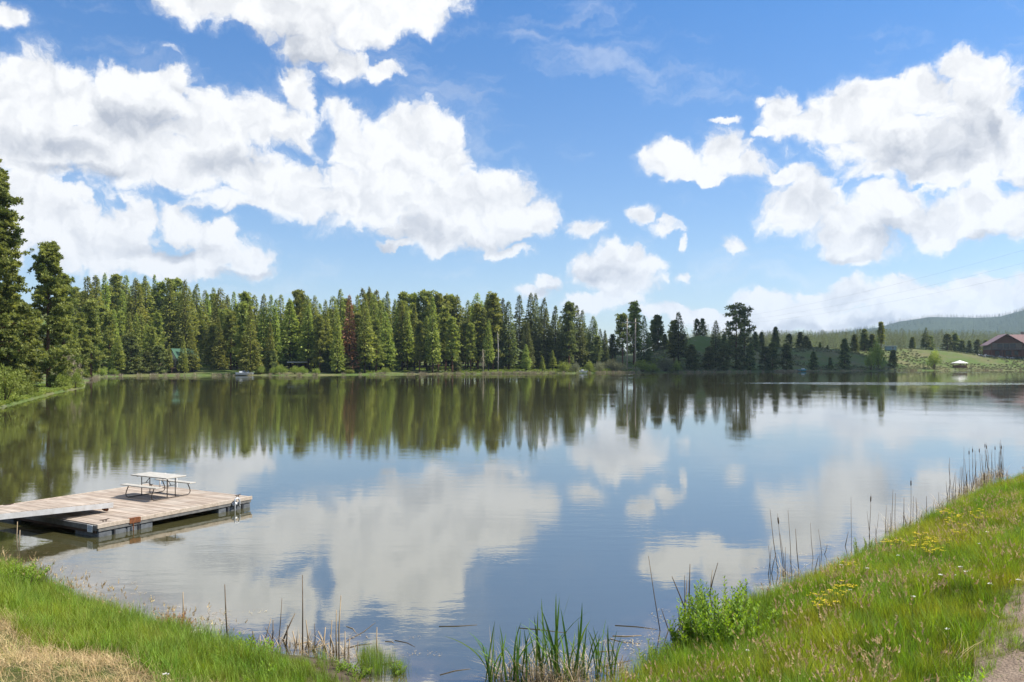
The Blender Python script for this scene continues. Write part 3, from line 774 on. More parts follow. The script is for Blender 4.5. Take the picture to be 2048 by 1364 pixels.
# shrubs ---------------------------------------------------------------------
WILLOWS = [tree_proto('willow_bush', bush(400 + i, 1.0, 1.0, 2600, 0.085, 10), WILLOW_M, STEM, 'bush', 'bush', None, 'foliage', 'stems') for i in range(4)]
def bush_at(x, ybase, ytop, halfw, label, group=None, leafm=None, D=None):
    D = D or F_PX * CAM_H / (ybase - HOR)
    p = pd(x, ybase, D); z = gz(p[0], p[1]); top = CAM_H + (HOR - ytop) / F_PX * D
    Hh = max(top - z, 0.6); pr = WILLOWS[random.randrange(4)]
    o = ST.put(pr, 1.0, p[0], p[1], Hh / 0.95, random.random() * 6.28, label, group, leafm=leafm, z=z)
    w = halfw / F_PX * D * 1.0
    o.scale = (w, w, Hh / 0.95)
    return o
def shrubs():
    bush_at(10, 808, 738, 48, 'big leafy light green willow at the water below the tallest pine', D=91)
    bush_at(52, 800, 762, 24, 'low light green willow beside the big leafy willow', D=104)
    bush_at(-40, 815, 742, 44, 'light green willow mass cut by the left shore', D=84)
    bush_at(136, 776, 716, 34, 'pale twiggy willow on the point of the left shore', leafm=DRYTWIG_M, D=143)
    bush_at(118, 780, 736, 32, 'rounded yellow green willow on the point of the left shore', D=134)
    bush_at(150, 777, 742, 20, 'small yellow green willow hanging over the water of the point', D=143)
    bush_at(178, 758, 732, 20, 'flat green willow just past the point', D=215)
    for x, hw, yt in [(205,16,735),(228,10,738),(522,14,733),(548,10,735),(562,16,731),(590,14,733),(605,12,734),(632,12,736),(700,14,738),(770,12,735)]:
        bush_at(x, 748.5, yt, hw, 'fresh green willow bush at the foot of the forest', 'willow bushes at the foot of the forest', D=shoreD(x) + 4)
    for x, hw, yt in [(1130,19,722),(1150,16,726),(1180,17,724),(1200,18,725),(1225,18,720),(1240,22,724),(1285,20,722),(1305,18,728),(1330,22,718),(1350,20,722)]:
        bush_at(x, 744, yt, hw, 'dull green willow bush at the shaded end of the shore', 'willow bushes at the shaded end of the shore', leafm=SAGE_M if random.random() < 0.35 else None, D=shoreD(x) + 4)
    bush_at(1757, 738, 682, 20, 'tall rounded broadleaf tree at the water below the shed', D=shoreD(1757) + 6)
    bush_at(1868, 735, 702, 20, 'round dark green bush alone on the bank left of the gazebo', D=shoreD(1868) + 8, leafm=FIR_M)
    bush_at(1742, 736, 700, 13, 'smaller broadleaf bush leaning on the tall rounded broadleaf tree', D=shoreD(1742) + 6)
shrubs()
# drop any tree kind that found no place
for pr in FIRS + PINES + LOWP + OPENP + WILLOWS:
    if not ST.used.get(pr.name):
        for ch in list(pr.children): bpy.data.objects.remove(ch)
        bpy.data.objects.remove(pr)
# ------------------------------------------------------------------ scatter for what nobody could count
def scatter(name, pts, rot, scl, idx, sources, label):
    """one object of kind stuff: its points carry copies of the small source meshes"""
    col = bpy.data.collections.new(name + '_pieces')
    for i, o in enumerate(sources):
        COL.objects.unlink(o); o.name = '%s_piece_%02d' % (name, i); col.objects.link(o)
    me = bpy.data.meshes.new(name)
    me.vertices.add(len(pts)); me.vertices.foreach_set('co', np.asarray(pts, np.float32).ravel())
    for nm, ty, dat in (('rot', 'FLOAT_VECTOR', rot), ('scl', 'FLOAT_VECTOR', scl)):
        a = me.attributes.new(nm, ty, 'POINT'); a.data.foreach_set('vector', np.asarray(dat, np.float32).ravel())
    a = me.attributes.new('idx', 'INT', 'POINT'); a.data.foreach_set('value', np.asarray(idx, np.int32))
    ob = link(name, me)
    ng = bpy.data.node_groups.new(name, 'GeometryNodeTree')
    ng.interface.new_socket('Geometry', in_out='INPUT', socket_type='NodeSocketGeometry')
    ng.interface.new_socket('Geometry', in_out='OUTPUT', socket_type='NodeSocketGeometry')
    gi = ng.nodes.new('NodeGroupInput'); go = ng.nodes.new('NodeGroupOutput')
    ip = ng.nodes.new('GeometryNodeInstanceOnPoints'); ci = ng.nodes.new('GeometryNodeCollectionInfo')
    ci.inputs['Collection'].default_value = col; ci.inputs['Separate Children'].default_value = True; ci.inputs['Reset Children'].default_value = True
    def attr(nm, ty):
        n = ng.nodes.new('GeometryNodeInputNamedAttribute'); n.data_type = ty; n.inputs['Name'].default_value = nm
        return [o for o in n.outputs if o.enabled and o.name == 'Attribute'][0]
    ip.inputs['Pick Instance'].default_value = True
    ng.links.new(gi.outputs[0], ip.inputs['Points']); ng.links.new(ci.outputs[0], ip.inputs['Instance'])
    ng.links.new(attr('idx', 'INT'), ip.inputs['Instance Index'])
    e2r = ng.nodes.new('FunctionNodeEulerToRotation'); ng.links.new(attr('rot', 'FLOAT_VECTOR'), e2r.inputs[0])
    ng.links.new(e2r.outputs[0], ip.inputs['Rotation'])
    ng.links.new(attr('scl', 'FLOAT_VECTOR'), ip.inputs['Scale'])
    ng.links.new(ip.outputs[0], go.inputs[0])
    md = ob.modifiers.new('scatter', 'NODES'); md.node_group = ng
    return tag(ob, label, kind='stuff')
def zrot(n): return np.stack([np.zeros(n), np.zeros(n), rng.random(n) * 6.28], 1)

def far_forest():
    src = []
    for i in range(3):
        (V, Fc, T), tb = fir(500 + i, 20.0, 0.08, 0.13, 0.8, 90, 0.55)
        src.append(mesh_obj('needle_crown', V, Fc, FAR_FIR, colors=T))
    for i in range(3):
        (V, Fc, T), tb = fir(510 + i, 20.0, 0.08, 0.14, 0.8, 70, 0.5)
        src.append(mesh_obj('needle_crown', V, Fc, RIDGE_FIR, colors=T))
    def ring(n, r0, r1, c0, c1, keep):
        c = rng.uniform(c0, c1, n); r = np.sqrt(rng.uniform(r0 * r0, r1 * r1, n))
        a = np.arctan((c - 1024) / F_PX); x = r * np.sin(a); y = r * np.cos(a)
        k = keep(x, y, c, r); return x[k], y[k], r[k]
    x1, y1, r1 = ring(7500, 640, 1650, 1330, 2350, lambda x, y, c, r: (fbm(x * 0.006, y * 0.006) > 0.40 - 0.12 * (r > 900)))
    x2, y2, r2 = ring(9500, 2700, 5200, 1350, 2400, lambda x, y, c, r: fbm(x * 0.0025 + 9, y * 0.0025) > 0.33)
    x = np.concatenate([x1, x2]); y = np.concatenate([y1, y2]); r = np.concatenate([r1, r2])
    n = len(x); z = height(x, y) - 0.3
    s = rng.uniform(0.6, 1.25, n) * np.where(r > 2000, 0.8, 0.72)
    pick = rng.integers(0, 3, n) + np.where(r > 2000, 3, 0)
    scatter('distant_forest', np.stack([x, y, z], 1), zrot(n), np.stack([s * 1.15, s * 1.15, s], 1), pick, src,
            'pale green far conifer woods covering the hills beyond the bank')
FAR_FIR = leaf_mat('needles_far', (0.085, 0.110, 0.055), (0.210, 0.225, 0.110), 0.35, vary=0.35)
RIDGE_FIR = leaf_mat('needles_ridge', (0.025, 0.042, 0.026), (0.075, 0.100, 0.055), 0.25, vary=0.3)
far_forest()

def sage_and_reeds():
    src = []
    for i in range(3):
        (V, Fc, T), b = bush(520 + i, 1.0, 0.8, 260, 0.26, 5)
        src.append(mesh_obj('sage_tuft', V, Fc, SAGE_M, colors=T))
    n = 5200
    c = rng.uniform(1290, 2150, n); d = rng.uniform(3, 85, n)
    D = np.array([shoreD(q) for q in c]) + d; x = (c - 1024) / F_PX * D; y = D
    k = (fbm(x * 0.03, y * 0.03) > 0.44) & (sdf(x, y) > 2.5); x, y = x[k], y[k]; n = len(x)
    s = rng.uniform(0.4, 1.1, n)
    scatter('sagebrush', np.stack([x, y, height(x, y) - 0.05], 1), zrot(n), np.stack([s, s, s * 0.8], 1), rng.integers(0, 3, n), src, 'grey green sagebrush dotting the open slope')
    # grass tussocks and low weeds under the forest edge
    src = []
    for i in range(3):
        (V, Fc, T), b = bush(540 + i, 1.0, 0.9, 220, 0.30, 5)
        src.append(mesh_obj('weed_tuft', V, Fc, WILLOW_M, colors=T))
    n = 5200; c = rng.uniform(120, 1330, n); d = rng.uniform(1.0, 40, n)
    D = np.array([shoreD(max(q, 195)) for q in c]) + d; x = (c - 1024) / F_PX * D; y = D
    k = (fbm(x * 0.05, y * 0.05) > np.where(c > 500, 0.40, 0.52)) & (sdf(x, y) > 1.0); x, y = x[k], y[k]; n = len(x)
    s = rng.uniform(0.3, 1.0, n)
    scatter('forest_undergrowth', np.stack([x, y, height(x, y) - 0.05], 1), zrot(n), np.stack([s, s, s * 0.7], 1), rng.integers(0, 3, n), src, 'green weeds and seedlings under the forest edge')
    src = []
    for i in range(3):
        (V, Fc, T), b = bush(545 + i, 1.0, 0.7, 240, 0.30, 6)
        src.append(mesh_obj('grass_clump', V, Fc, WILLOW_M, colors=T))
    n = 6000; x = rng.uniform(-85, -48, n); y = rng.uniform(70, 190, n); dd = sdf(x, y)
    k = (dd > 0.3) & (dd < 16) & (rng.random(n) < np.clip(1.1 - dd * 0.06, 0.2, 1)); x, y = x[k], y[k]; n = len(x)
    s = rng.uniform(0.35, 0.9, n)
    scatter('point_undergrowth', np.stack([x, y, height(x, y) - 0.05], 1), zrot(n), np.stack([s, s, s * 0.7], 1), rng.integers(0, 3, n), src, 'bright green growth along the left shore under the pines')
    # dry pale reeds lining the far shore
    src = []
    for i in range(3):
        g = np.random.default_rng(560 + i); m = 70
        P = np.stack([g.normal(size=m) * 0.55, g.normal(size=m) * 0.35, np.zeros(m)], 1)
        Dr = np.stack([g.normal(size=m) * 0.18, g.normal(size=m) * 0.18, np.ones(m)], 1)
        V, Fc, T = sprays(P, Dr, g.uniform(0.5, 1.3, m), 0.05, g.random(m), g)
        src.append(mesh_obj('reed_tuft', V, Fc, REED_FAR, colors=T))
    pts = []
    for (ax, ay), (bx, by) in zip(SH, SH2):
        if min(ay, by) < 200: continue
        L = math.hypot(bx - ax, by - ay); m = int(L / 0.55); t = rng.random(m)
        x = ax + (bx - ax) * t; y = ay + (by - ay) * t
        k = rng.random(m) < np.clip(0.25 + 1.1 * (fbm(x * 0.05, y * 0.05) - 0.35) * 3 * (x > -60), 0.05, 1)
        pts.append(np.stack([x[k] + rng.normal(size=k.sum()) * 0.6, y[k] + rng.normal(size=k.sum()) * 0.8, np.full(k.sum(), -0.03)], 1))
    pts = np.vstack(pts); n = len(pts); s = rng.uniform(0.5, 1.15, n)
    scatter('shore_reeds', pts, zrot(n), np.stack([s, s, s], 1), rng.integers(0, 3, n), src, 'pale dry reeds lining the far shore')
REED_FAR = leaf_mat('reeds_pale', (0.20, 0.17, 0.12), (0.42, 0.36, 0.26), 0.2, vary=0.15)
sage_and_reeds()

# ------------------------------------------------------------------ buildings, poles and boats across the lake
LOG = mat('stained_wood', (0.17, 0.075, 0.042), 0.8, noise=(1.5, (0.11, 0.045, 0.028), 0.8))
STONE_W = mat('grey_siding', (0.24, 0.21, 0.17), 0.85, noise=(2, (0.16, 0.14, 0.12), 0.7))
ROOF_R = mat('red_metal_roof', (0.20, 0.115, 0.105), 0.5, metal=0.1, noise=(0.6, (0.16, 0.095, 0.09), 0.6))
ROOF_G = mat('green_metal_roof', (0.035, 0.095, 0.055), 0.75, noise=(0.6, (0.028, 0.075, 0.045), 0.5))
WHITE_P = mat('white_paint', (0.74, 0.73, 0.70), 0.6, noise=(2, (0.6, 0.58, 0.54), 0.5))
GLASS = mat('window_glass', (0.02, 0.024, 0.03), 0.08, spec=0.8)
DARKW = mat('dark_timber', (0.075, 0.045, 0.032), 0.85, noise=(3, (0.04, 0.026, 0.02), 0.8))
POLE_W = mat('grey_pole_wood', (0.46, 0.38, 0.29), 0.9, noise=(1.2, (0.20, 0.16, 0.12), 0.8))
WIRE = mat('wire', (0.16, 0.17, 0.19), 0.6, metal=0.3)
ROCK = mat('pale_rock', (0.46, 0.44, 0.41), 0.9, noise=(3, (0.30, 0.28, 0.26), 0.8), bump=(5, 0.03))
HULL_W = mat('white_hull', (0.72, 0.73, 0.74), 0.35)
COVER = mat('blue_grey_cover', (0.17, 0.20, 0.24), 0.8)
TEAL = mat('teal_hull', (0.10, 0.30, 0.34), 0.4)

def window(parent, c, w, h, axis, trim):
    """a window on a wall whose outward side is `axis` (0: -y face, 1: -x face): trim frame > pane"""
    b = MB(); t = 0.10
    def bar(dx, dz, ww, hh, dep):
        if axis == 0: b.box((c[0] + dx, c[1], c[2] + dz), (ww, dep, hh))
        else: b.box((c[0], c[1] + dx, c[2] + dz), (dep, ww, hh))
    bar(0, h / 2 + t / 2, w + 2 * t, t, 0.14); bar(0, -h / 2 - t / 2, w + 2 * t, t, 0.16)
    bar(-w / 2 - t / 2, 0, t, h - 0.006, 0.13); bar(w / 2 + t / 2, 0, t, h - 0.006, 0.13); bar(0, 0, 0.06, h - 0.006, 0.12)
    f = b.build('window', trim, parent)
    p = MB()
    p.box(c, (w - 0.006, 0.08, h - 0.006) if axis == 0 else (0.08, w - 0.006, h - 0.006)); p.build('pane', GLASS, f)
def lodge():
    D = 478.0; c = pd(2004, 712, D); z = gz(c[0], c[1])
    root = empty('lodge', (c[0], c[1], z - 0.2), R(-20), 'two storey wooden lodge with red metal roof and balcony on the right bank', 'house')
    root.scale = (1.25, 1.25, 1.25); W, Dp, h = 13.0, 16.0, 6.3; rid = 10.6
    # long wing runs to the right (+x), a gable front faces the lake on the left
    b = MB(); b.box((0, 0, 1.6), (W, Dp, 3.2)); b.box((15, 2, 1.6), (17.0, Dp - 4, 3.194)); b.build('lower_wall', LOG, root)
    b = MB(); b.box((0, 0, 4.75), (W - 0.2, Dp - 0.2, 3.1)); b.box((15, 2, 4.75), (16.8, Dp - 4.2, 3.09)); b.build('upper_wall', STONE_W, root)
    b = MB(); g = W / 2 - 0.2
    b.add([(-g, -Dp / 2 + 0.05, h), (g, -Dp / 2 + 0.05, h), (0, -Dp / 2 + 0.05, rid - 0.5), (-g, -Dp / 2 + 0.35, h), (g, -Dp / 2 + 0.35, h), (0, -Dp / 2 + 0.35, rid - 0.5)],
          [(0, 1, 2), (5, 4, 3), (0, 3, 4, 1), (1, 4, 5, 2), (2, 5, 3, 0)]); b.build('gable_wall', LOG, root)
    b = MB(); e = W / 2 + 1.6; ze = rid - (rid - h) * e / (W / 2) + 0.1
    for s in (-1, 1):
        q = [(0, -Dp / 2 - 2.2, rid), (0, Dp / 2, rid), (s * e, Dp / 2, ze), (s * e, -Dp / 2 - 2.2, ze)]
        q += [(x, y, zz - 0.25) for x, y, zz in q]
        b.add(q, [(0, 1, 2, 3), (7, 6, 5, 4), (0, 4, 5, 1), (1, 5, 6, 2), (2, 6, 7, 3), (3, 7, 4, 0)])
    rf = b.build('roof', ROOF_R, root)
    b = MB()   # ridge of the long wing runs sideways
    for s in (-1, 1):
        q = [(0.5, 2, rid - 0.06), (25, 2, rid - 0.06), (25, 2 + s * 8.2, 5.9), (4.5, 2 + s * 8.2, 5.9)]
        q += [(x, y, zz - 0.22) for x, y, zz in q]
        b.add(q, [(0, 1, 2, 3), (7, 6, 5, 4), (0, 4, 5, 1), (1, 5, 6, 2), (2, 6, 7, 3), (3, 7, 4, 0)])
    b.build('wing_roof', ROOF_R, root)
    ch = MB(); ch.box((9, 3, rid + 0.2), (1.1, 1.1, 2.2)); ch.build('chimney', STONE_W, rf)
    b = MB(); b.box((5.5, -Dp / 2 - 1.3, 3.15), (24.0, 2.6, 0.22)); bal = b.build('balcony', DARKW, root)
    b = MB(); b.box((5.5, -Dp / 2 - 2.5, 4.25), (24.0, 0.1, 0.10))
    for i in range(25): b.box((-6.4 + i * 1.0, -Dp / 2 - 2.5, 3.75), (0.08, 0.08, 0.9))
    b.build('railing', LOG, bal)
    for x in (-6.2, -2, 2, 6.2, 11, 17):
        b = MB(); b.box((x, -Dp / 2 - 2.35, 1.52), (0.32, 0.32, 3.04)); b.build('post', LOG, root)
    for x in (-6.2, 6.2):
        b = MB(); b.box((x, -Dp / 2 - 2.0, 5.0), (0.28, 0.28, 3.4)); b.build('post', LOG, root)
    for x, w in ((-2.4, 2.0), (0.2, 2.0), (2.8, 2.0)): window(root, (x, -Dp / 2 + 0.1, 4.9), w, 2.1, 0, DARKW)
    for x in (9.5, 13.5, 18): window(root, (x, -4.05 + 0.15, 4.9), 1.8, 1.4, 0, DARKW)
    for x, w in ((-3.6, 1.6), (1.0, 2.2), (4.2, 1.4)): window(root, (x, -Dp / 2, 1.6), w, 1.9, 0, DARKW)
    for x in (9.5, 15.0): window(root, (x, -4.0, 1.6), 1.5, 1.6, 0, DARKW)
    b = MB(); b.box((-1.4, -Dp / 2 - 0.02, 1.15), (1.1, 0.10, 2.2)); dr = b.build('door', DARKW, root)
    b = MB(); b.box((-1.05, -Dp / 2 - 0.09, 1.15), (0.06, 0.05, 0.25)); b.build('handle', WIRE, dr)
    # boulders along the terrace below it
    def rockm(seed):
        g = np.random.default_rng(seed); bm = bmesh.new(); bmesh.ops.create_icosphere(bm, subdivisions=1, radius=1.0)
        for v in bm.verts: v.co *= g.uniform(0.7, 1.15); v.co.z *= 0.7
        me = bpy.data.meshes.new('boulder'); bm.to_mesh(me); bm.free(); me.materials.append(ROCK); return me
    ms = [rockm(i) for i in range(4)]
    for i in range(30):
        x = 1958 + i * 3.6 + random.uniform(-1, 1); dd = 48 + random.uniform(-3, 3)
        D2 = shoreD(min(x, 2048)) + dd; X = (x - 1024) / F_PX * D2
        o = link('boulder', ms[i % 4]); s = random.uniform(0.45, 1.0)
        o.location = (X, D2, gz(X, D2) + 0.25 * s); o.scale = (s * 1.3, s, s); o.rotation_euler = (random.random(), random.random(), random.random() * 6)
        tag(o, 'pale boulder in the rock row below the lodge', 'boulder', 'rock row below the lodge')
lodge()
def gazebo():
    c = pd(1919.5, 733, shoreD(1919) + 13); z = gz(c[0], c[1])
    root = empty('gazebo', (c[0], c[1], z), R(12), 'small gazebo with pale hipped roof on the right bank', 'gazebo')
    b = MB(); b.box((0, 0, 0.1), (5.6, 5.0, 0.4)); b.build('floor_deck', LOG, root)
    for x in (-2.4, 2.4):
        for y in (-2.1, 2.1):
            b = MB(); b.box((x, y, 1.35), (0.22, 0.22, 2.1)); b.build('post', LOG, root)
    for p, q in (((0, -2.1, 0.75), (4.58, 0.14, 0.85)), ((0, 2.1, 0.75), (4.58, 0.14, 0.85)), ((-2.4, 0, 0.75), (0.13, 3.98, 0.85))):
        b = MB(); b.box(p, q); b.build('side_panel', LOG, root)
    b = MB(); v = [(-3.2, -2.8, 2.4), (3.2, -2.8, 2.4), (3.2, 2.8, 2.4), (-3.2, 2.8, 2.4), (-0.5, 0, 3.8), (0.5, 0, 3.8)]
    b.add(v, [(0, 1, 5, 4), (1, 2, 5), (2, 3, 4, 5), (3, 0, 4), (3, 2, 1, 0)]); b.build('roof', WHITE_P, root)
gazebo()
def cabin():
    D = shoreD(360) + 15; c = pd(360, 736, D); z = gz(c[0], c[1])
    root = empty('cabin', (c[0], c[1], z - 0.1), R(-38), 'lakeside cabin with steep green metal roof and raised deck', 'house')
    b = MB(); b.box((0, 1, 2.2), (8.0, 7.0, 4.6)); b.build('wall', STONE_W, root)
    b = MB(); e = 5.2
    for s in (-1, 1):
        q = [(0, -3.4, 8.4), (0, 5.2, 8.4), (s * e, 5.2, 3.4), (s * e, -3.4, 3.4)]; q += [(x, y, zz - 0.2) for x, y, zz in q]
        b.add(q, [(0, 1, 2, 3), (7, 6, 5, 4), (0, 4, 5, 1), (1, 5, 6, 2), (2, 6, 7, 3), (3, 7, 4, 0)])
    b.build('roof', ROOF_G, root)
    b = MB(); b.add([(-3.9, -2.52, 4.5), (3.9, -2.52, 4.5), (0, -2.52, 8.1), (-3.9, -2.3, 4.5), (3.9, -2.3, 4.5), (0, -2.3, 8.1)], [(0, 1, 2), (5, 4, 3), (0, 3, 4, 1), (1, 4, 5, 2), (2, 5, 3, 0)]); b.build('gable_wall', WHITE_P, root)
    for x in (-2.4, 0, 2.4): window(root, (x, -2.5, 3.2), 1.5, 1.7, 0, WHITE_P)
    b = MB(); b.box((0, -4.6, 1.5), (12, 4.0, 0.25)); dk = b.build('deck', DARKW, root)
    b = MB(); b.box((0, -6.55, 2.5), (12, 0.1, 0.12))
    for i in range(13): b.box((-5.9 + i * 0.983, -6.55, 2.05), (0.09, 0.09, 0.84))
    b.build('railing', DARKW, dk)
    for x in (-5.7, -1.9, 1.9, 5.7):
        b = MB(); b.box((x, -6.3, 0.6), (0.25, 0.25, 1.5)); b.build('post', DARKW, root)
cabin()
def small_buildings():
    D = shoreD(595) + 26; c = pd(596, 731, D); z = gz(c[0], c[1])
    root = empty('carport', (c[0], c[1], z), R(5), 'low white roofed shelter half hidden under the forest', 'shelter')
    b = MB(); b.box((0, 0, 2.9), (7.5, 4.0, 0.35)); b.build('roof', WHITE_P, root)
    for x in (-3.3, 3.3):
        for y in (-1.6, 1.6):
            b = MB(); b.box((x, y, 1.36), (0.2, 0.2, 2.72)); b.build('post', DARKW, root)
    b = MB(); b.box((0, 1.7, 1.2), (6.38, 0.15, 2.2)); b.build('back_wall', DARKW, root)
    D = shoreD(1780) + 66; c = pd(1781, 696, D); z = gz(c[0], c[1])
    root = empty('shed', (c[0], c[1], z), R(-8), 'small pale shed with flat roof on the terrace', 'shed')
    b = MB(); b.box((0, 0, 1.2), (5.6, 3.2, 2.5)); b.build('wall', mat('shed_wall', (0.20, 0.28, 0.30), 0.7), root)
    b = MB(); b.box((0, 0, 2.6), (6.2, 3.8, 0.25)); b.build('roof', WHITE_P, root)
    window(root, (0.8, -1.6, 1.5), 1.3, 0.9, 0, WHITE_P)
    D = shoreD(1618) + 260; c = pd(1698, 676, 640); z = gz(c[0], c[1])
small_buildings()
def boats():
    def boat(x, dd, L, W, hull, label, rz, cover=False):
        D = shoreD(x) + dd; X = (x - 1024) / F_PX * D
        root = empty('boat', (X, D, max(gz(X, D), 0.0)), rz, label, 'boat')
        b = MB(); n = 9; prof = []
        for i in range(n):
            t = i / (n - 1); w = W / 2 * (1 - max(0, (t - 0.45) / 0.55) ** 2.2) if t < 1 else 0.02
            xx = (t - 0.5) * L
            prof.append([(xx, -w * 0.55, -0.05 + 0.15 * t * t), (xx, -w, 0.65 + 0.25 * t * t), (xx, w, 0.65 + 0.25 * t * t), (xx, w * 0.55, -0.05 + 0.15 * t * t)])
        v = [p for r in prof for p in r]; f = [(0, 1, 2, 3)]
        for i in range(n - 1):
            for k in range(4): f.append((i * 4 + k, i * 4 + (k + 1) % 4, i * 4 + 4 + (k + 1) % 4, i * 4 + 4 + k))
        f.append(((n - 1) * 4, (n - 1) * 4 + 3, (n - 1) * 4 + 2, (n - 1) * 4 + 1))
        b.add(v, f); b.build('hull', hull, root, smooth=False)
        b = MB()
        if cover:
            b.add([(-L * .46, -W * .45, .66), (L * .2, -W * .45, .70), (L * .2, W * .45, .70), (-L * .46, W * .45, .66), (-L * .3, 0, 1.35), (L * .1, 0, 1.35)], [(0, 1, 5, 4), (1, 2, 5), (2, 3, 4, 5), (3, 0, 4), (3, 2, 1, 0)])
            b.build('cover', COVER, root)
        else:
            b.box((0.1 * L, 0, 1.0), (0.25 * L, W * 0.6, 0.55)); b.build('console', HULL_W, root)
        b = MB(); b.box((-L * 0.53, 0, 0.55), (0.3, 0.35, 0.8)); b.build('motor', COVER, root)
    boat(484, 0.6, 4.2, 1.9, HULL_W, 'white open motorboat drawn up on the grass of the far shore', R(200))
    boat(494, 2.6, 4.6, 2.0, HULL_W, 'motorboat with grey blue cover beside the white open motorboat', R(15), True)
    boat(1166, 0.8, 3.2, 1.5, HULL_W, 'small white boat moored under the shaded willows', R(170))
    boat(1604, 0.8, 4.6, 1.9, TEAL, 'teal boat lying at the foot of the open bank', R(10))
boats()
def power_line():
    D = 346.0
    base = []
    root = empty('power_pole', (0, 0, 0), 0, 'wooden H frame power pole with crossarm and X brace', 'power pole')
    pl = pd(1254.2, 637, D); pr = pd(1270.8, 636, D)
    o = ((pl + pr) / 2).copy(); zb = min(gz(pl[0], D), gz(pr[0], D))
    root.location = (o[0], o[1], zb)
    w = (pr[0] - pl[0]) / 2; H = pl[2] - zb
    for s in (-1, 1):
        b = MB(); b.tube([(s * w, 0, -1), (s * w, 0, H * 0.5), (s * w, 0, H)], [0.32, 0.28, 0.22], 8); b.build('pole', POLE_W, root, True)
    zc = H - 8.4 / F_PX * D
    b = MB(); b.box((0, -0.3, zc), (w * 2 + 5.2, 0.22, 0.34)); arm = b.build('crossarm', POLE_W, root)
    for s in (-1, 1):
        b = MB(); b.tube([(-s * w, 0.32 * s, zc - 3.6), (s * w, 0.32 * s, zc - 10)], 0.10, 5); b.build('brace', POLE_W, root)
    ins = []
    for x in (-w - 2.4, 0, w + 2.4):
        b = MB()
        for k in range(5): b.tube([(x, -0.3, zc - 0.2 - k * 0.24), (x, -0.3, zc - 0.38 - k * 0.24)], [0.13, 0.07], 6)
        b.build('insulator', GLASS, arm); ins.append(Vector((o[0] + x, o[1] - 0.3, zb + zc - 1.45)))
    # the spans leave over the lake to a frame on the near right and away behind the hill
    far_r = [pd(2330, 418, 118), pd(2350, 446, 122), pd(2370, 470, 126)]
    for k, (p, q) in enumerate(zip(ins, far_r)):
        q = Vector(q); pts = []
        for i in range(41):
            t = i / 40; v = p.lerp(q, t); v.z -= 4 * 5.0 * t * (1 - t); pts.append(v)
        b = MB(); b.tube(pts, 0.010, 4)
        ob = b.build('power_line', WIRE); tag(ob, 'thin sagging power line running from the H frame over the lake', 'power line', 'power lines over the lake')
    r2 = empty('power_pole', (far_r[1][0], far_r[1][1], 0), 0, 'second H frame power pole at the near end of the spans', 'power pole')
    gz2 = gz(far_r[1][0], far_r[1][1]); r2.location.z = gz2
    ht = max(q[2] for q in far_r) + 1.6 - gz2
    for s in (-1, 1):
        b = MB(); b.tube([(s * w, 0, -1), (s * w, 0, ht + 1)], [0.32, 0.22], 8); b.build('pole', POLE_W, r2, True)
    b = MB(); b.box((0, -0.3, ht), (w * 2 + 6, 0.22, 0.34)); b.build('crossarm', POLE_W, r2)
power_line()
def snags():
    D = shoreD(996) + 7; p = pd(996, 664, D); z = gz(p[0], D); H = p[2] - z
    def snag(x, ytop, dd, label, twigs, m):
        D = shoreD(x) + dd; p = pd(x, ytop, D); z = gz(p[0], D); H = p[2] - z
        root = empty('dead_tree', (p[0], D, z), 0, label, 'dead tree')
        b = MB(); b.tube([(0, 0, -0.3), (0.1, 0, H * 0.5), (-0.1, 0, H)], [0.22, 0.16, 0.05], 7); b.build('trunk', m, root, True)
        b = MB()
        for i in range(twigs):
            zz = random.uniform(0.25, 0.95) * H; a = random.random() * 6.28; l = random.uniform(0.6, 2.2) * (1.1 - zz / H * 0.6)
            b.tube([(0, 0, zz), (math.cos(a) * l * .5, math.sin(a) * l * .5, zz + .1), (math.cos(a) * l, math.sin(a) * l, zz - 0.25)], [0.05, 0.035, 0.015], 4)
        b.build('twigs', m, root)
    gm = mat('bare_grey_wood', (0.5, 0.46, 0.41), 0.9, noise=(2, (0.2, 0.18, 0.16), 0.7))
    snag(996, 664, 6, 'bare grey dead trunk in front of the dark conifers', 18, gm)
    snag(966, 698, 5, 'short dead tree with pale twigs at the forest edge', 90, mat('bare_pale_wood', (0.42, 0.35, 0.25), 0.9))
snags()

def add_shade_cloud():  # unseen cloud, added to throw shade on the forest end and bank
    """an out-of-view cumulus added over the right shore so that its shadow falls on the end of the forest and the open bank"""
    g = np.random.default_rng(77); bm = bmesh.new()
    alt = 760.0; off = alt / math.tan(SUN_EL)
    cx, cy_ = 95 + off * math.sin(SUN_AZ), 415 + off * math.cos(SUN_AZ)
    for i in range(30):
        a = g.random() * 6.28; q = math.sqrt(g.random())
        x, y = math.cos(a) * q * 105, math.sin(a) * q * 75; r = g.uniform(22, 42) * (1.15 - 0.5 * q)
        m = Matrix.Translation((x, y, r * 0.35)) @ Matrix.Diagonal((1.15, 1.0, 0.75 + 0.4 * g.random(), 1))
        bmesh.ops.create_icosphere(bm, subdivisions=3, radius=r, matrix=m)
    for v in bm.verts:
        n = fbm(np.array([v.co.x * 0.07 + 40]), np.array([v.co.y * 0.07 + v.co.z * 0.05 + 40]))[0] - 0.47
        v.co += v.co.normalized() * n * 16; v.co.z = max(v.co.z, -6 + n * 10)
    me = bpy.data.meshes.new('shade_cloud'); bm.to_mesh(me); bm.free()
    me.materials.append(leaf_mat('cloud_white', (0.86, 0.86, 0.87), (0.86, 0.86, 0.87), 0.45, 1.0, 0.0, (1, 1, 1), 0.0))
    me.polygons.foreach_set('use_smooth', np.ones(len(me.polygons), bool))
    o = link('shade_cloud', me); o.location = (cx, cy_, alt); tag(o, 'unseen white cumulus added high over the right shore for its shadow', kind='structure')
add_shade_cloud()
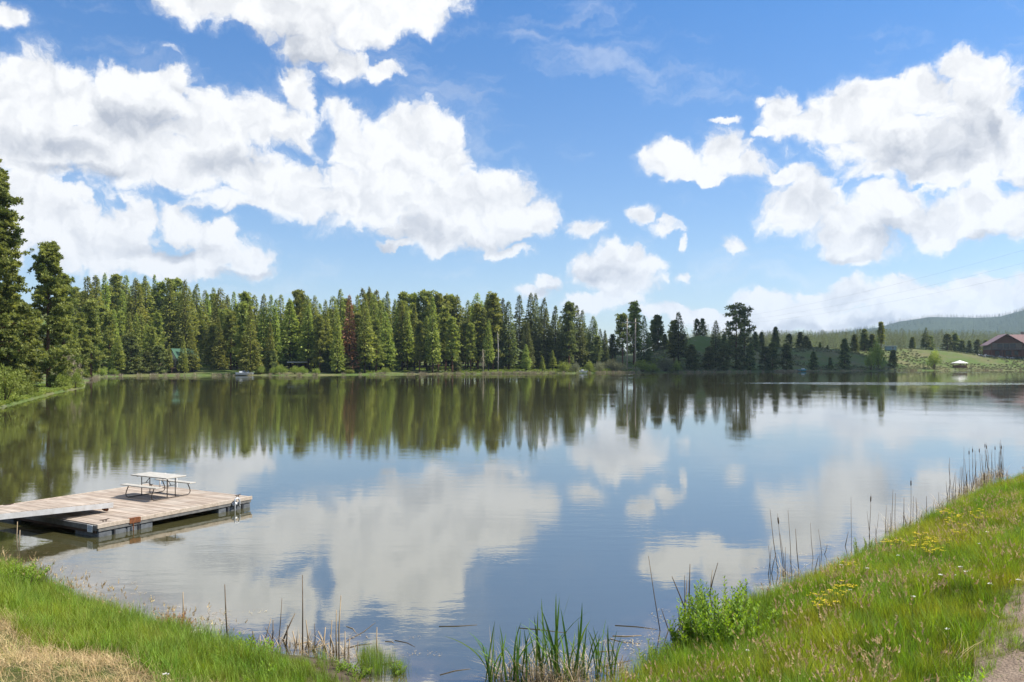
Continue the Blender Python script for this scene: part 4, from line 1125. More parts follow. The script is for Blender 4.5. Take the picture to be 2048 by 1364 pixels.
# ------------------------------------------------------------------ floating dock, gangway and picnic table
def wood_mat(name, c1, c2, c3):
    m = bpy.data.materials.new(name); m.use_nodes = True
    t = m.node_tree; L = t.links; b = t.nodes['Principled BSDF']
    b.inputs['Roughness'].default_value = 0.85; b.inputs['Specular IOR Level'].default_value = 0.2
    tc = N(t, 'ShaderNodeTexCoord'); oi = N(t, 'ShaderNodeObjectInfo')
    v = vmath(t, 'MULTIPLY', tc.outputs['Object'], (14.0, 1.4, 14.0))
    sh = N(t, 'ShaderNodeCombineXYZ'); L.new(math_(t, 'MULTIPLY', oi.outputs['Random'], 37.0), sh.inputs[0]); L.new(math_(t, 'MULTIPLY', oi.outputs['Random'], 91.0), sh.inputs[1])
    v = vmath(t, 'ADD', v, sh.outputs[0])
    n = N(t, 'ShaderNodeTexNoise', i_Scale=1.0, i_Detail=6.0, i_Roughness=0.65); L.new(v, n.inputs['Vector'])
    n2 = N(t, 'ShaderNodeTexNoise', i_Scale=0.9, i_Detail=3.0)
    g = N(t, 'ShaderNodeNewGeometry'); L.new(g.outputs['Position'], n2.inputs['Vector'])
    c = mixc(t, maprange(t, n.outputs[0], 0.35, 0.66), c1, c2)
    c = mixc(t, maprange(t, n2.outputs[0], 0.48, 0.66, 0, 0.6), c, c3)
    h = N(t, 'ShaderNodeHueSaturation'); L.new(math_(t, 'MULTIPLY_ADD', oi.outputs['Random'], 0.34, 0.80), h.inputs['Value']); L.new(c, h.inputs['Color'])
    L.new(h.outputs[0], b.inputs['Base Color'])
    bp = N(t, 'ShaderNodeBump', i_Distance=0.004); L.new(n.outputs[0], bp.inputs['Height']); L.new(bp.outputs[0], b.inputs['Normal'])
    return m
DECK = wood_mat('weathered_deck', (0.39, 0.325, 0.265), (0.27, 0.212, 0.165), (0.44, 0.385, 0.325))
FASCIA = wood_mat('weathered_edge', (0.42, 0.35, 0.28), (0.29, 0.235, 0.185), (0.36, 0.32, 0.27))
BEAM = mat('grey_beam', (0.17, 0.165, 0.155), 0.9, noise=(5, (0.085, 0.085, 0.085), 0.8), bump=(20, 0.004))
FLOATM = mat('grey_float', (0.125, 0.135, 0.145), 0.6, noise=(7, (0.06, 0.066, 0.072), 0.8), bump=(12, 0.006))
BLACKM = mat('black_strap', (0.018, 0.018, 0.02), 0.7)
RUST = mat('rusty_iron', (0.21, 0.075, 0.028), 0.9, noise=(14, (0.07, 0.03, 0.016), 0.9), bump=(40, 0.003))
GALV = mat('galvanised_pipe', (0.48, 0.49, 0.50), 0.45, metal=0.6)
CLEATM = mat('iron_cleat', (0.045, 0.035, 0.030), 0.7, metal=0.3, noise=(30, (0.10, 0.045, 0.02), 0.5))
RAILM = mat('white_channel', (0.44, 0.44, 0.44), 0.55, noise=(4, (0.32, 0.31, 0.29), 0.7))
SIGNW = mat('sign_white', (0.66, 0.68, 0.70), 0.5)
SIGNB = mat('sign_blue_print', (0.10, 0.20, 0.34), 0.5)
A0 = (-11.74, 22.67); DU, DV, DZ = 5.5, 5.45, 0.36
def dock():
    root = empty('floating_dock', (A0[0], A0[1], 0), R(60), 'floating wooden swim dock with weathered plank deck on grey floats', 'dock')
    n = 38; w = DU / n
    b = MB(); b.box((0, 0, 0), (w - 0.012, DV + 0.02, 0.036)); first = b.build('deck_plank', DECK, root, bevel=0.004)
    for i in range(n):
        o = first if i == 0 else first.copy()
        if i: COL.objects.link(o)
        o.location = ((i + 0.5) * w, DV / 2 + random.uniform(-0.012, 0.012), DZ - 0.018 + random.uniform(-0.003, 0.003)); o.rotation_euler = (0, 0, random.uniform(-0.0015, 0.0015))
    def board(name, c, d, m, bev=0.006): b = MB(); b.box(c, d); return b.build(name, m, root, bevel=bev)
    board('edge_board', (DU / 2, -0.045, DZ - 0.045), (DU + 0.10, 0.05, 0.12), FASCIA)
    board('edge_board', (DU / 2, DV + 0.045, DZ - 0.045), (DU + 0.10, 0.05, 0.12), FASCIA)
    board('edge_board', (-0.03, DV / 2, DZ - 0.10), (0.045, DV, 0.15), BEAM)
    board('edge_board', (DU + 0.03, DV / 2, DZ - 0.07), (0.045, DV, 0.12), FASCIA)
    board('side_beam', (DU / 2, -0.02, DZ - 0.155), (DU + 0.02, 0.07, 0.09), BEAM)
    board('side_beam', (DU / 2, DV + 0.02, DZ - 0.155), (DU + 0.02, 0.07, 0.09), BEAM)
    board('side_beam', (0.01, DV / 2, DZ - 0.215), (0.07, DV - 0.1, 0.075), DARKW)
    for k in range(5): board('joist', (0.6 + k * 1.08, DV / 2, DZ - 0.09), (0.06, DV - 0.14, 0.10), DARKW, 0)
    def floatb(x0, x1, y0, y1):
        b = MB(); m = 4; L = (x1 - x0) / m
        for k in range(m):
            b.box((x0 + (k + 0.5) * L, (y0 + y1) / 2, -0.025), (L * 0.93, y1 - y0, 0.34))
        b.box(((x0 + x1) / 2, (y0 + y1) / 2, -0.04), (x1 - x0 - 0.03, y1 - y0 - 0.05, 0.30))
        f = b.build('float', FLOATM, root, bevel=0.02)
        for t in (0.28, 0.72):
            s = MB(); s.box((x0 + (x1 - x0) * t, (y0 + y1) / 2, 0.0), (0.05, y1 - y0 + 0.05, 0.36)); s.build('strap', BLACKM, f)
    floatb(-0.01, 1.75, -0.03, 1.1); floatb(4.15, DU + 0.01, -0.03, 1.1)
    floatb(0.0, 1.75, DV - 1.1, DV + 0.02); floatb(4.15, DU, DV - 1.1, DV + 0.02); floatb(2.1, 3.6, 2.2, 3.3)
    def cleat(x, y, a):
        b = MB(); M = Matrix.Rotation(a, 3, 'Z')
        P = lambda q: tuple(M @ Vector(q) + Vector((x, y, DZ)))
        b.tube([P((-0.05, 0, -0.002)), P((-0.05, 0, 0.06))], 0.014, 6); b.tube([P((0.05, 0, -0.002)), P((0.05, 0, 0.06))], 0.014, 6)
        b.tube([P((-0.16, 0, 0.075)), P((-0.06, 0, 0.062)), P((0.06, 0, 0.062)), P((0.16, 0, 0.075))], [0.010, 0.017, 0.017, 0.010], 6)
        b.build('cleat', CLEATM, root, True)
    cleat(0.35, 0.22, R(5)); cleat(DU - 0.3, 0.25, R(12)); cleat(DU - 0.25, DV - 0.5, R(80)); cleat(0.3, DV - 0.3, 0)
    # rusty corner plate with a short chain
    b = MB(); b.box((1.12, -0.075, 0.30), (0.36, 0.012, 0.15)); b.box((1.12, -0.03, DZ + 0.012), (0.36, 0.11, 0.012)); br = b.build('rusty_bracket', RUST, root, bevel=0.003)
    for k in range(6):
        c = MB(); pts = [(1.05 + 0.022 * math.cos(a) * (1 if k % 2 else .35), -0.09 + 0.022 * math.cos(a) * (.35 if k % 2 else 1), 0.20 - k * 0.042 + 0.03 * math.sin(a)) for a in [i * math.pi / 4 for i in range(9)]]
        c.tube(pts, 0.007, 5, cap=False); c.build('chain_link', RUST, br)
    # pipe holder on the side near the outer corner
    b = MB(); b.tube([(4.72, -0.16, -0.15), (4.72, -0.16, 0.30), (4.74, -0.15, 0.385), (4.82, -0.15, 0.41), (4.90, -0.15, 0.385), (4.92, -0.16, 0.30), (4.92, -0.16, 0.10)], 0.028, 8); b.box((4.82, -0.10, 0.22), (0.30, 0.05, 0.10)); b.build('pipe_holder', GALV, root, True)
    s = MB(); s.box((-0.062, 0.27, 0.235), (0.012, 0.24, 0.20)); sg = s.build('notice_sign', SIGNW, root)
    for k in range(6):
        p = MB(); ln = [0.15, 0.19, 0.17, 0.19, 0.12, 0.16][k]; p.box((-0.0695, 0.27, 0.31 - k * 0.029), (0.003, ln, 0.012)); p.build('print_line', SIGNB, sg)
    return root
dock()
def gangway():
    w = 1.45; y0 = 1.475; x1 = 1.43; slope = 0.058; L = 8.0
    ca, sa = math.cos(R(60)), math.sin(R(60))
    ox, oy = A0[0] + x1 * ca - y0 * sa, A0[1] + x1 * sa + y0 * ca
    root = empty('gangway', (ox, oy, 0.64), R(60), 'plank gangway with pale metal sides sloping from the bank onto the dock', 'gangway')
    root.rotation_euler = (0, math.atan(slope), R(60))
    n = 56; pw = L / n
    b = MB(); b.box((0, 0, 0), (pw - 0.010, w - 0.02, 0.034)); first = b.build('deck_plank', DECK, root, bevel=0.004)
    for i in range(n):
        o = first if i == 0 else first.copy()
        if i: COL.objects.link(o)
        o.location = (-(i + 0.5) * pw, w / 2 + random.uniform(-0.01, 0.01), random.uniform(-0.003, 0.003))
    for y in (-0.02, w + 0.02):
        b = MB(); b.box((-L / 2, y, -0.075), (L, 0.035, 0.15)); b.box((-L / 2, y + (0.03 if y < 0.5 else -0.03), -0.14), (L - 0.02, 0.05, 0.018)); b.build('side_rail', RAILM, root)
    for k in range(6): b = MB(); b.box((-0.25 - k * 1.5, w / 2, -0.075), (0.06, w - 0.03, 0.09)); b.build('cross_beam', DARKW, root)
    for y in (0.12, w - 0.12):
        b = MB(); b.box((-0.16, y, -0.13), (0.16, 0.06, 0.16)); br = b.build('rusty_roller_bracket', RUST, root)
        r = MB(); r.tube([(-0.14, y - 0.07, -0.205), (-0.14, y + 0.07, -0.205)], 0.055, 10); r.build('roller', RUST, br)
gangway()
TABLE_TOP = mat('beige_plastic', (0.40, 0.385, 0.345), 0.6, noise=(5, (0.30, 0.285, 0.25), 0.7), bump=(60, 0.001))
TABLE_FR = mat('bronze_tube', (0.085, 0.070, 0.058), 0.45, metal=0.3)
def picnic_table():
    root = empty('picnic_table', (-12.12, 27.42, DZ + 0.004), R(151), 'folding picnic table with beige top and two attached benches on bent brown tubes', 'table')
    L, W, H = 1.86, 0.80, 0.735
    def slab(name, c, d):
        o = MB().box(c, d).build(name, TABLE_TOP, root); bv = o.modifiers.new('b', 'BEVEL'); bv.width = 0.018; bv.segments = 2
        return o
    slab('tabletop', (0, 0, H - 0.022), (L, W, 0.044))
    for s in (-1, 1): slab('bench_seat', (0, s * 0.665, 0.435), (L, 0.26, 0.036))
    r = 0.017
    for e in (-1, 1):
        x = e * 0.66
        b = MB(); pts = []
        prof = [(0.665, 0.415), (0.68, 0.36), (0.745, 0.22), (0.765, 0.13), (0.745, 0.065), (0.68, 0.024), (0.58, 0.019), (0.0, 0.019)]
        for y, z in prof: pts.append((x, -y, z))
        for y, z in prof[::-1][1:]: pts.append((x, y, z))
        b.tube(pts, r, 8); b.build('bench_frame', TABLE_FR, root, True)
        for y in (-0.16, 0.16):
            b = MB(); b.tube([(x, y, 0.02), (x, y, H - 0.046)], r * 0.9, 8); b.build('leg', TABLE_FR, root, True)
        b = MB(); b.tube([(x, -0.16, 0.42), (x, 0.16, 0.42)], r * 0.7, 6); b.build('leg_tie', TABLE_FR, root, True)
        b = MB(); b.tube([(x, 0, 0.42), (x - e * 0.30, 0, H - 0.046)], r * 0.7, 6); b.build('brace', TABLE_FR, root, True)
        b = MB(); b.box((x, 0, H - 0.056), (0.05, W - 0.12, 0.02)); b.build('top_rail', TABLE_FR, root)
picnic_table()
def ladder():
    ca, sa = math.cos(R(60)), math.sin(R(60)); x, y = DU + 0.10, 4.25
    root = empty('swim_ladder', (A0[0] + x * ca - y * sa, A0[1] + x * sa + y * ca, 0), R(60), 'white tube swim ladder hooked on the outer edge of the dock', 'ladder')
    for s in (-0.24, 0.24):
        b = MB(); b.tube([(0.05, s, -0.9), (0.05, s, 0.55), (0.03, s, 0.74), (-0.06, s, 0.82), (-0.20, s, 0.82), (-0.29, s, 0.74), (-0.31, s, 0.62), (-0.31, s, DZ)], 0.024, 8); b.build('handrail', WHITE_P, root, True)
    for z in (0.05, -0.28, -0.6):
        b = MB(); b.box((0.05, 0, z), (0.09, 0.50, 0.03)); b.build('rung', WHITE_P, root)
    b = MB(); b.tube([(-0.31, -0.24, 0.45), (-0.31, 0.24, 0.45)], 0.018, 6); b.build('cross_tube', WHITE_P, root)
ladder()
# ------------------------------------------------------------------ plants of the near bank
def hit(x, y):
    """where the line of sight through column x, row y meets the bank or the water"""
    dx, dz = (x - 1024) / F_PX, (HOR - y) / F_PX
    D = np.arange(4.0, 60.0, 0.02)
    z = np.maximum(height(dx * D, D), 0.0)
    k = np.nonzero(CAM_H + dz * D <= z)[0]
    i = k[0] if len(k) else len(D) - 1
    return np.array([dx * D[i], D[i], z[i]])
def blades(n, g, h0, h1, w, spread, bend, tint0=0.0, tint1=1.0, seg=3):
    """grass blades as curved tapering strips"""
    V, Fc, T = [], [], []
    o = 0
    for i in range(n):
        a = g.random() * 6.28; q = spread * math.sqrt(g.random())
        bx, by = math.cos(a) * q, math.sin(a) * q
        h = g.uniform(h0, h1); d = g.random() * 6.28; bd = bend * g.uniform(0.2, 1.2) * h
        ux, uy = math.cos(d), math.sin(d); px_, py_ = -uy, ux; ww = w * g.uniform(0.6, 1.3)
        tt = g.uniform(tint0, tint1)
        for s in range(seg + 1):
            t = s / seg; c = (bx + ux * bd * t * t, by + uy * bd * t * t, h * (t - 0.18 * bend * t * t))
            k = ww * (1 - t) ** 0.7 if s < seg else 0.0006
            V.append((c[0] - px_ * k / 2, c[1] - py_ * k / 2, c[2])); V.append((c[0] + px_ * k / 2, c[1] + py_ * k / 2, c[2])); T += [tt, tt]
        for s in range(seg): Fc.append((o + 2 * s, o + 2 * s + 1, o + 2 * s + 3, o + 2 * s + 2))
        o += 2 * (seg + 1)
    return np.array(V), np.array(Fc), np.array(T)
GRASS = leaf_mat('grass_green', (0.085, 0.165, 0.014), (0.255, 0.355, 0.036), 0.48, vary=0.6, trans_col=(1.3, 1.25, 0.4), world_mix=(0.6, (0.36, 0.33, 0.04), 0.7))
GRASS_B = leaf_mat('grass_fresh', (0.092, 0.165, 0.018), (0.250, 0.345, 0.050), 0.45, vary=0.5, trans_col=(1.3, 1.25, 0.4), world_mix=(0.7, (0.36, 0.38, 0.05), 0.5))
GRASS_D = leaf_mat('grass_dry', (0.42, 0.30, 0.14), (0.72, 0.56, 0.31), 0.3, vary=0.3, trans_col=(1.1, 1.0, 0.8))
SEED = leaf_mat('grass_seedhead', (0.40, 0.29, 0.15), (0.62, 0.49, 0.28), 0.35, vary=0.2, trans_col=(1.1, 1, 0.9))
REED_DRY = leaf_mat('reed_dry', (0.30, 0.225, 0.13), (0.64, 0.52, 0.33), 0.2, vary=0.25, trans_col=(1, 1, 0.9))

def shoots(seed, R0, H, n_sh, leaves, leaf, narrow=0.38):
    """many upright leafy shoots from one base"""
    g = np.random.default_rng(seed); P, D, T, S = [], [], [], []; b = MB()
    for i in range(n_sh):
        a = g.random() * 6.28; q = R0 * math.sqrt(g.random()); h = H * g.uniform(0.55, 1.0) * (1.05 - 0.45 * (q / R0) ** 2)
        bx, by = math.cos(a) * q, math.sin(a) * q; lx, ly = math.cos(a) * 0.12 * h + g.normal() * 0.05 * h, math.sin(a) * 0.12 * h + g.normal() * 0.05 * h
        b.tube([(bx * 0.7, by * 0.7, -0.05), (bx + lx * 0.4, by + ly * 0.4, h * 0.5), (bx + lx, by + ly, h)], [0.006, 0.004, 0.002], 4)
        lt = g.normal() * 0.15
        for k in range(leaves):
            t = 0.12 + 0.88 * (k + g.random()) / leaves; an = k * 2.4 + g.normal() * 0.3
            P.append((bx * (0.7 + 0.3 * t) + lx * t, by * (0.7 + 0.3 * t) + ly * t, h * t)); D.append((math.cos(an), math.sin(an), 0.55 + 0.5 * t)); S.append(leaf * g.uniform(0.7, 1.2) * (1.1 - 0.5 * t ** 3))
            T.append(np.clip(0.25 + 0.45 * t + lt + g.normal() * 0.14, 0, 1))
    S = np.array(S)
    return sprays(np.array(P), np.array(D), S, S * narrow, np.array(T), g, 0.35), b
LEAFY = leaf_mat('leaves_shrub', (0.085, 0.185, 0.014), (0.270, 0.400, 0.040), 0.45, vary=0.15, trans_col=(1.3, 1.25, 0.4))
def grass_fields():
    def tufts(k, seed, n, h0, h1, w, spread, bend, m, seeds=0, sm=None):
        out = []
        for i in range(k):
            g = np.random.default_rng(seed + i)
            V, Fc, T = blades(n, g, h0, h1, w, spread, bend)
            o = mesh_obj('grass_tuft', V, Fc, m, colors=T)
            if seeds:
                P, Dr, S = [], [], []
                me = o.data; Vs, Fs, Ts = blades(seeds, g, h1 * 0.95, h1 * 1.45, w * 0.5, spread, bend * 0.8)
                for q in range(seeds):
                    tip = (Vs[q * 8 + 6] + Vs[q * 8 + 7]) / 2; mid = (Vs[q * 8 + 4] + Vs[q * 8 + 5]) / 2
                    for z in range(9):
                        t = z / 8; P.append(mid * (1 - t) * 0.45 + tip * (0.55 + 0.45 * t)); Dr.append((tip - mid) * 2 + g.normal(size=3) * 0.10); S.append(0.048 * (1.1 - 0.6 * t))
                h = sprays(np.array(P), np.array(Dr), np.array(S), np.array(S) * 0.35, g.random(len(P)), g)
                V2, F2, T2 = join([(Vs, Fs, Ts), h])
                V3, F3, T3 = join([(V, Fc, T), (V2, F2, T2)])
                COL.objects.unlink(o); bpy.data.objects.remove(o)
                o = mesh_obj('grass_tuft', V3, F3, m, colors=T3); o.data.materials.append(sm)
                mi = np.zeros(len(F3), np.int32); mi[len(Fc) + len(Fs) * 0:] = 1
                o.data.polygons.foreach_set('material_index', mi)
            out.append(o)
        return out
    def sample(n, x0, x1, y0, y1, keep):
        x = rng.uniform(x0, x1, n); y = rng.uniform(y0, y1, n)
        k = np.abs(x) < 0.66 * y + 3.5; x, y = x[k], y[k]
        d = sdf(x, y); k = keep(x, y, d); return x[k], y[k], d[k]
    def put(name, x, y, src, s0, s1, label, zs=1.0, tilt=0.12, extra=None):
        n = len(x); s = rng.uniform(s0, s1, n) * (extra if extra is not None else 1.0)
        rot = np.stack([rng.normal(size=n) * tilt, rng.normal(size=n) * tilt, rng.random(n) * 6.28], 1)
        scatter(name, np.stack([x, y, height(x, y) - 0.015], 1), rot, np.stack([s, s, s * zs], 1), rng.integers(0, len(src), n), src, label)
        print(name, n)
    jit = lambda x, y: (fbm(x * 0.9, y * 0.9) - 0.47) * 2.2
    mudm = lambda x, y, d: ((d > 0.10 + 0.5 * ss(-5.2, -4.2, x) * (1 - ss(-2.4, -1.4, x))) | (fbm(x * 1.7 + 3, y * 1.7) > 0.60))
    left = lambda x: x < -1.2
    # left bank: lush edge grass, then dry straw
    x, y, d = sample(60000, -24, -1.0, 8, 27, lambda x, y, d: (d > 0.04) & (d < 4.5) & (d + jit(x, y) * 0.9 < 3.2 + 0.4 * ss(-6.5, -4.5, x)) & mudm(x, y, d) & (rng.random(len(x)) < 0.55))
    ex = 0.55 + 0.95 * fbm(x * 1.1, y * 1.1) - 0.30 * ss(-4.6, -3.2, x)
    put('bank_grass', x, y, tufts(8, 700, 20, 0.18, 0.46, 0.0095, 0.11, 0.6, GRASS_B), 0.75, 1.15, 'lush green grass along the left water edge', extra=ex)
    x, y, d = sample(60000, -24, 1.0, 4, 24, lambda x, y, d: (d > 1.2) & (d < 9.5) & (d + jit(x, y) * 0.9 > 2.6 + 0.4 * ss(-6.5, -4.5, x)) & (rng.random(len(x)) < 0.55))
    put('dry_grass', x, y, tufts(6, 720, 22, 0.06, 0.20, 0.005, 0.12, 1.3, GRASS_D), 0.7, 1.2, 'trampled straw coloured dry grass at the left corner of the bank', tilt=0.35)
    x, y, d = sample(9000, -24, 1.0, 4, 24, lambda x, y, d: (d > 1.8) & (d < 8) & (rng.random(len(x)) < 0.3))
    put('sparse_grass', x, y, tufts(4, 740, 14, 0.10, 0.24, 0.006, 0.10, 0.7, GRASS_B), 0.6, 1.1, 'thin green grass growing through the dry straw')
    x, y, d = sample(9000, -18, -4.6, 13, 23, lambda x, y, d: (d > 0.0) & (d < 0.7) & (rng.random(len(x)) < 0.16))
    put('edge_seed_grass', x, y, tufts(5, 760, 5, 0.25, 0.45, 0.006, 0.10, 0.5, GRASS_B, 4, SEED), 0.7, 1.05, 'thin brownish seed grass at the left water edge')
    # right bank
    path = lambda x, y, d: (d > 5.0 + jit(x, y) * 0.3) & (d < 7.2)
    x, y, d = sample(150000, -0.5, 36, 7.5, 48, lambda x, y, d: (d > 0.05) & (d < 9.5) & mudm(x, y, d) & ~(path(x, y, d)) & (rng.random(len(x)) < np.clip(1.0 - (np.hypot(x, y) - 14) * 0.022, 0.35, 1)))
    ex = (0.5 + 1.05 * fbm(x * 0.9, y * 0.9)) * (1 - 0.6 * ss(4.0, 5.1, d))
    put('meadow_grass', x, y, tufts(10, 780, 20, 0.20, 0.48, 0.0092, 0.13, 0.55, GRASS), 0.75, 1.15, 'tall yellow green meadow grass on the right bank', extra=ex)
    x, y, d = sample(9500, 0.5, 34, 8, 46, lambda x, y, d: (d > 0.8) & (d < 9) & ~(path(x, y, d)) & (fbm(x * 0.7 + 5, y * 0.7) > 0.40))
    put('meadow_seed_grass', x, y, tufts(6, 800, 5, 0.25, 0.42, 0.005, 0.10, 0.45, GRASS, 5, SEED), 0.75, 1.1, 'pinkish brown seed heads standing in the right bank meadow')
    x, y, d = sample(30000, 0.5, 34, 6, 40, lambda x, y, d: (d > 4.7) & (d < 8.0) & ((np.abs(d - 6.15) > 0.8) | (fbm(x * 1.5, y * 1.5) > 0.55)) & (rng.random(len(x)) < 0.6))
    put('path_verge_grass', x, y, tufts(4, 840, 14, 0.05, 0.16, 0.006, 0.10, 0.9, GRASS), 0.7, 1.2, 'short trodden grass along the verge of the dirt path')
    # dead stems and broad weeds breaking up the meadow
    x, y, d = sample(5200, 0.5, 34, 8, 44, lambda x, y, d: (d > 0.2) & (d < 9) & ~(path(x, y, d)) & (fbm(x * 1.3 + 11, y * 1.3) > 0.50))
    put('meadow_dead_stems', x, y, tufts(5, 860, 12, 0.15, 0.52, 0.0075, 0.14, 0.9, GRASS_D), 0.7, 1.1, 'straw coloured dead stems matted in the right bank meadow', tilt=0.4)
    src = []
    for i in range(3):
        (V, Fc, T), b = shoots(880 + i, 0.16, 0.30, 9, 12, 0.07, 0.45); src.append(mesh_obj('weed_leaves', V, Fc, LEAFY, colors=T))
    x, y, d = sample(2600, -22, 34, 8, 44, lambda x, y, d: (d > 0.1) & (d < np.where(x < 0, 2.6, 5.6)) & (fbm(x * 1.1 + 23, y * 1.1) > 0.52))
    put('meadow_weeds', x, y, src, 0.6, 1.25, 'small broad leaved weeds among the bank grass')
    # floating scraps and short rushes in the shallows
    x, y, d = sample(16000, -3.2, -1.2, 11.0, 15, lambda x, y, d: (d > -0.75) & (d < 0.1) & (np.hypot((x + 2.0) / 0.55, (y - 13.4) / 0.75) < 1) & (rng.random(len(x)) < 0.25))
    put('shallow_rushes', x, y, tufts(4, 820, 5, 0.25, 0.5, 0.005, 0.06, 0.25, GRASS_B), 0.7, 1.1, 'thin green rushes standing in the muddy shallows')
grass_fields()

def dirt_path():
    # a worn strip following the bank at constant distance from the water
    m = mat('dirt', (0.20, 0.15, 0.112), 0.95, noise=(2.5, (0.29, 0.225, 0.17), 0.8), spec=0.1, bump=(28, 0.05), coord='Object')
    pts = [np.array(px(*q)[:2]) for q in NEAR_R[3:]]
    P = np.array(pts); V = []; Fc = []
    t = np.gradient(P, axis=0); t /= np.linalg.norm(t, axis=1, keepdims=True); nrm = np.stack([t[:, 1], -t[:, 0]], 1)
    ctrl = P + nrm * 6.4
    # smooth centre line
    c0 = np.array([3.2, 5.0]); c1 = np.array([30.0, 32.5])
    K = 60
    for i in range(K):
        f = i / (K - 1); c = c0 + (c1 - c0) * f
        for it in range(6):
            e = 1e-2; d = sdf(c[0], c[1])[0]
            gx = (sdf(c[0] + e, c[1])[0] - d) / e; gy = (sdf(c[0], c[1] + e)[0] - d) / e
            c = c - np.array([gx, gy]) * (d - 6.15) * 0.5
        n = np.array([c1[1] - c0[1], -(c1[0] - c0[0])]); n = n / np.linalg.norm(n)
        for j in range(9):
            q = c + n * (j / 8 - 0.5) * (3.0 + 0.3 * math.sin(i * 0.9 + j)); V.append((q[0], q[1], gz(q[0], q[1]) + 0.022))
    for i in range(K - 1):
        for j in range(8): Fc.append((i * 9 + j, i * 9 + j + 1, (i + 1) * 9 + j + 1, (i + 1) * 9 + j))
    o = mesh_obj('dirt_path', V, Fc, m, smooth=True); tag(o, 'bare dirt path along the right bank', kind='structure')
dirt_path()

# cattails and dead stalks ---------------------------------------------------
STALK = mat('dead_stalk', (0.165, 0.125, 0.085), 0.9, noise=(8, (0.085, 0.062, 0.045), 0.8))
STALK_L = mat('pale_stalk', (0.40, 0.31, 0.20), 0.9, noise=(8, (0.25, 0.185, 0.12), 0.8))
HEAD = mat('cattail_head', (0.095, 0.052, 0.030), 0.95, noise=(30, (0.20, 0.15, 0.10), 0.5))
def stalk(xt, yt, xb, yb, head=False, pale=False, label='', group='', thick=1.0, name=None):
    b0 = hit(xb, yb); b0[2] -= 0.05
    D = b0[1] + random.uniform(-0.1, 0.1); tip = pd(xt, yt, D)
    v = Vector(tip - b0); mid = v * 0.5 + Vector((random.uniform(-1, 1), random.uniform(-1, 1), 0)) * 0.015
    m = STALK_L if pale else STALK
    if head:
        root = empty('cattail_stalk', tuple(b0), 0, label, 'cattail', group)
        MB().tube([(0, 0, 0), mid, v], [0.0085, 0.007, 0.0035], 5).build('stem', m, root, True)
        L = v.length; h0 = v * (1 - 0.16 / L - 0.06); h1 = v * (1 - 0.06)
        MB().tube([h0, h0.lerp(h1, 0.12), h0.lerp(h1, 0.5), h0.lerp(h1, 0.9), h1], [0.008, 0.016, 0.018, 0.016, 0.006], 8).build('seed_head', HEAD, root, True)
    else:
        r = 0.0085 * thick
        o = MB().tube([(0, 0, 0), mid, v], [r, r * 0.85, r * 0.5], 5).build(name or 'dead_reed_stalk', m, None, True)
        o.location = tuple(b0); tag(o, label, 'reed', group)
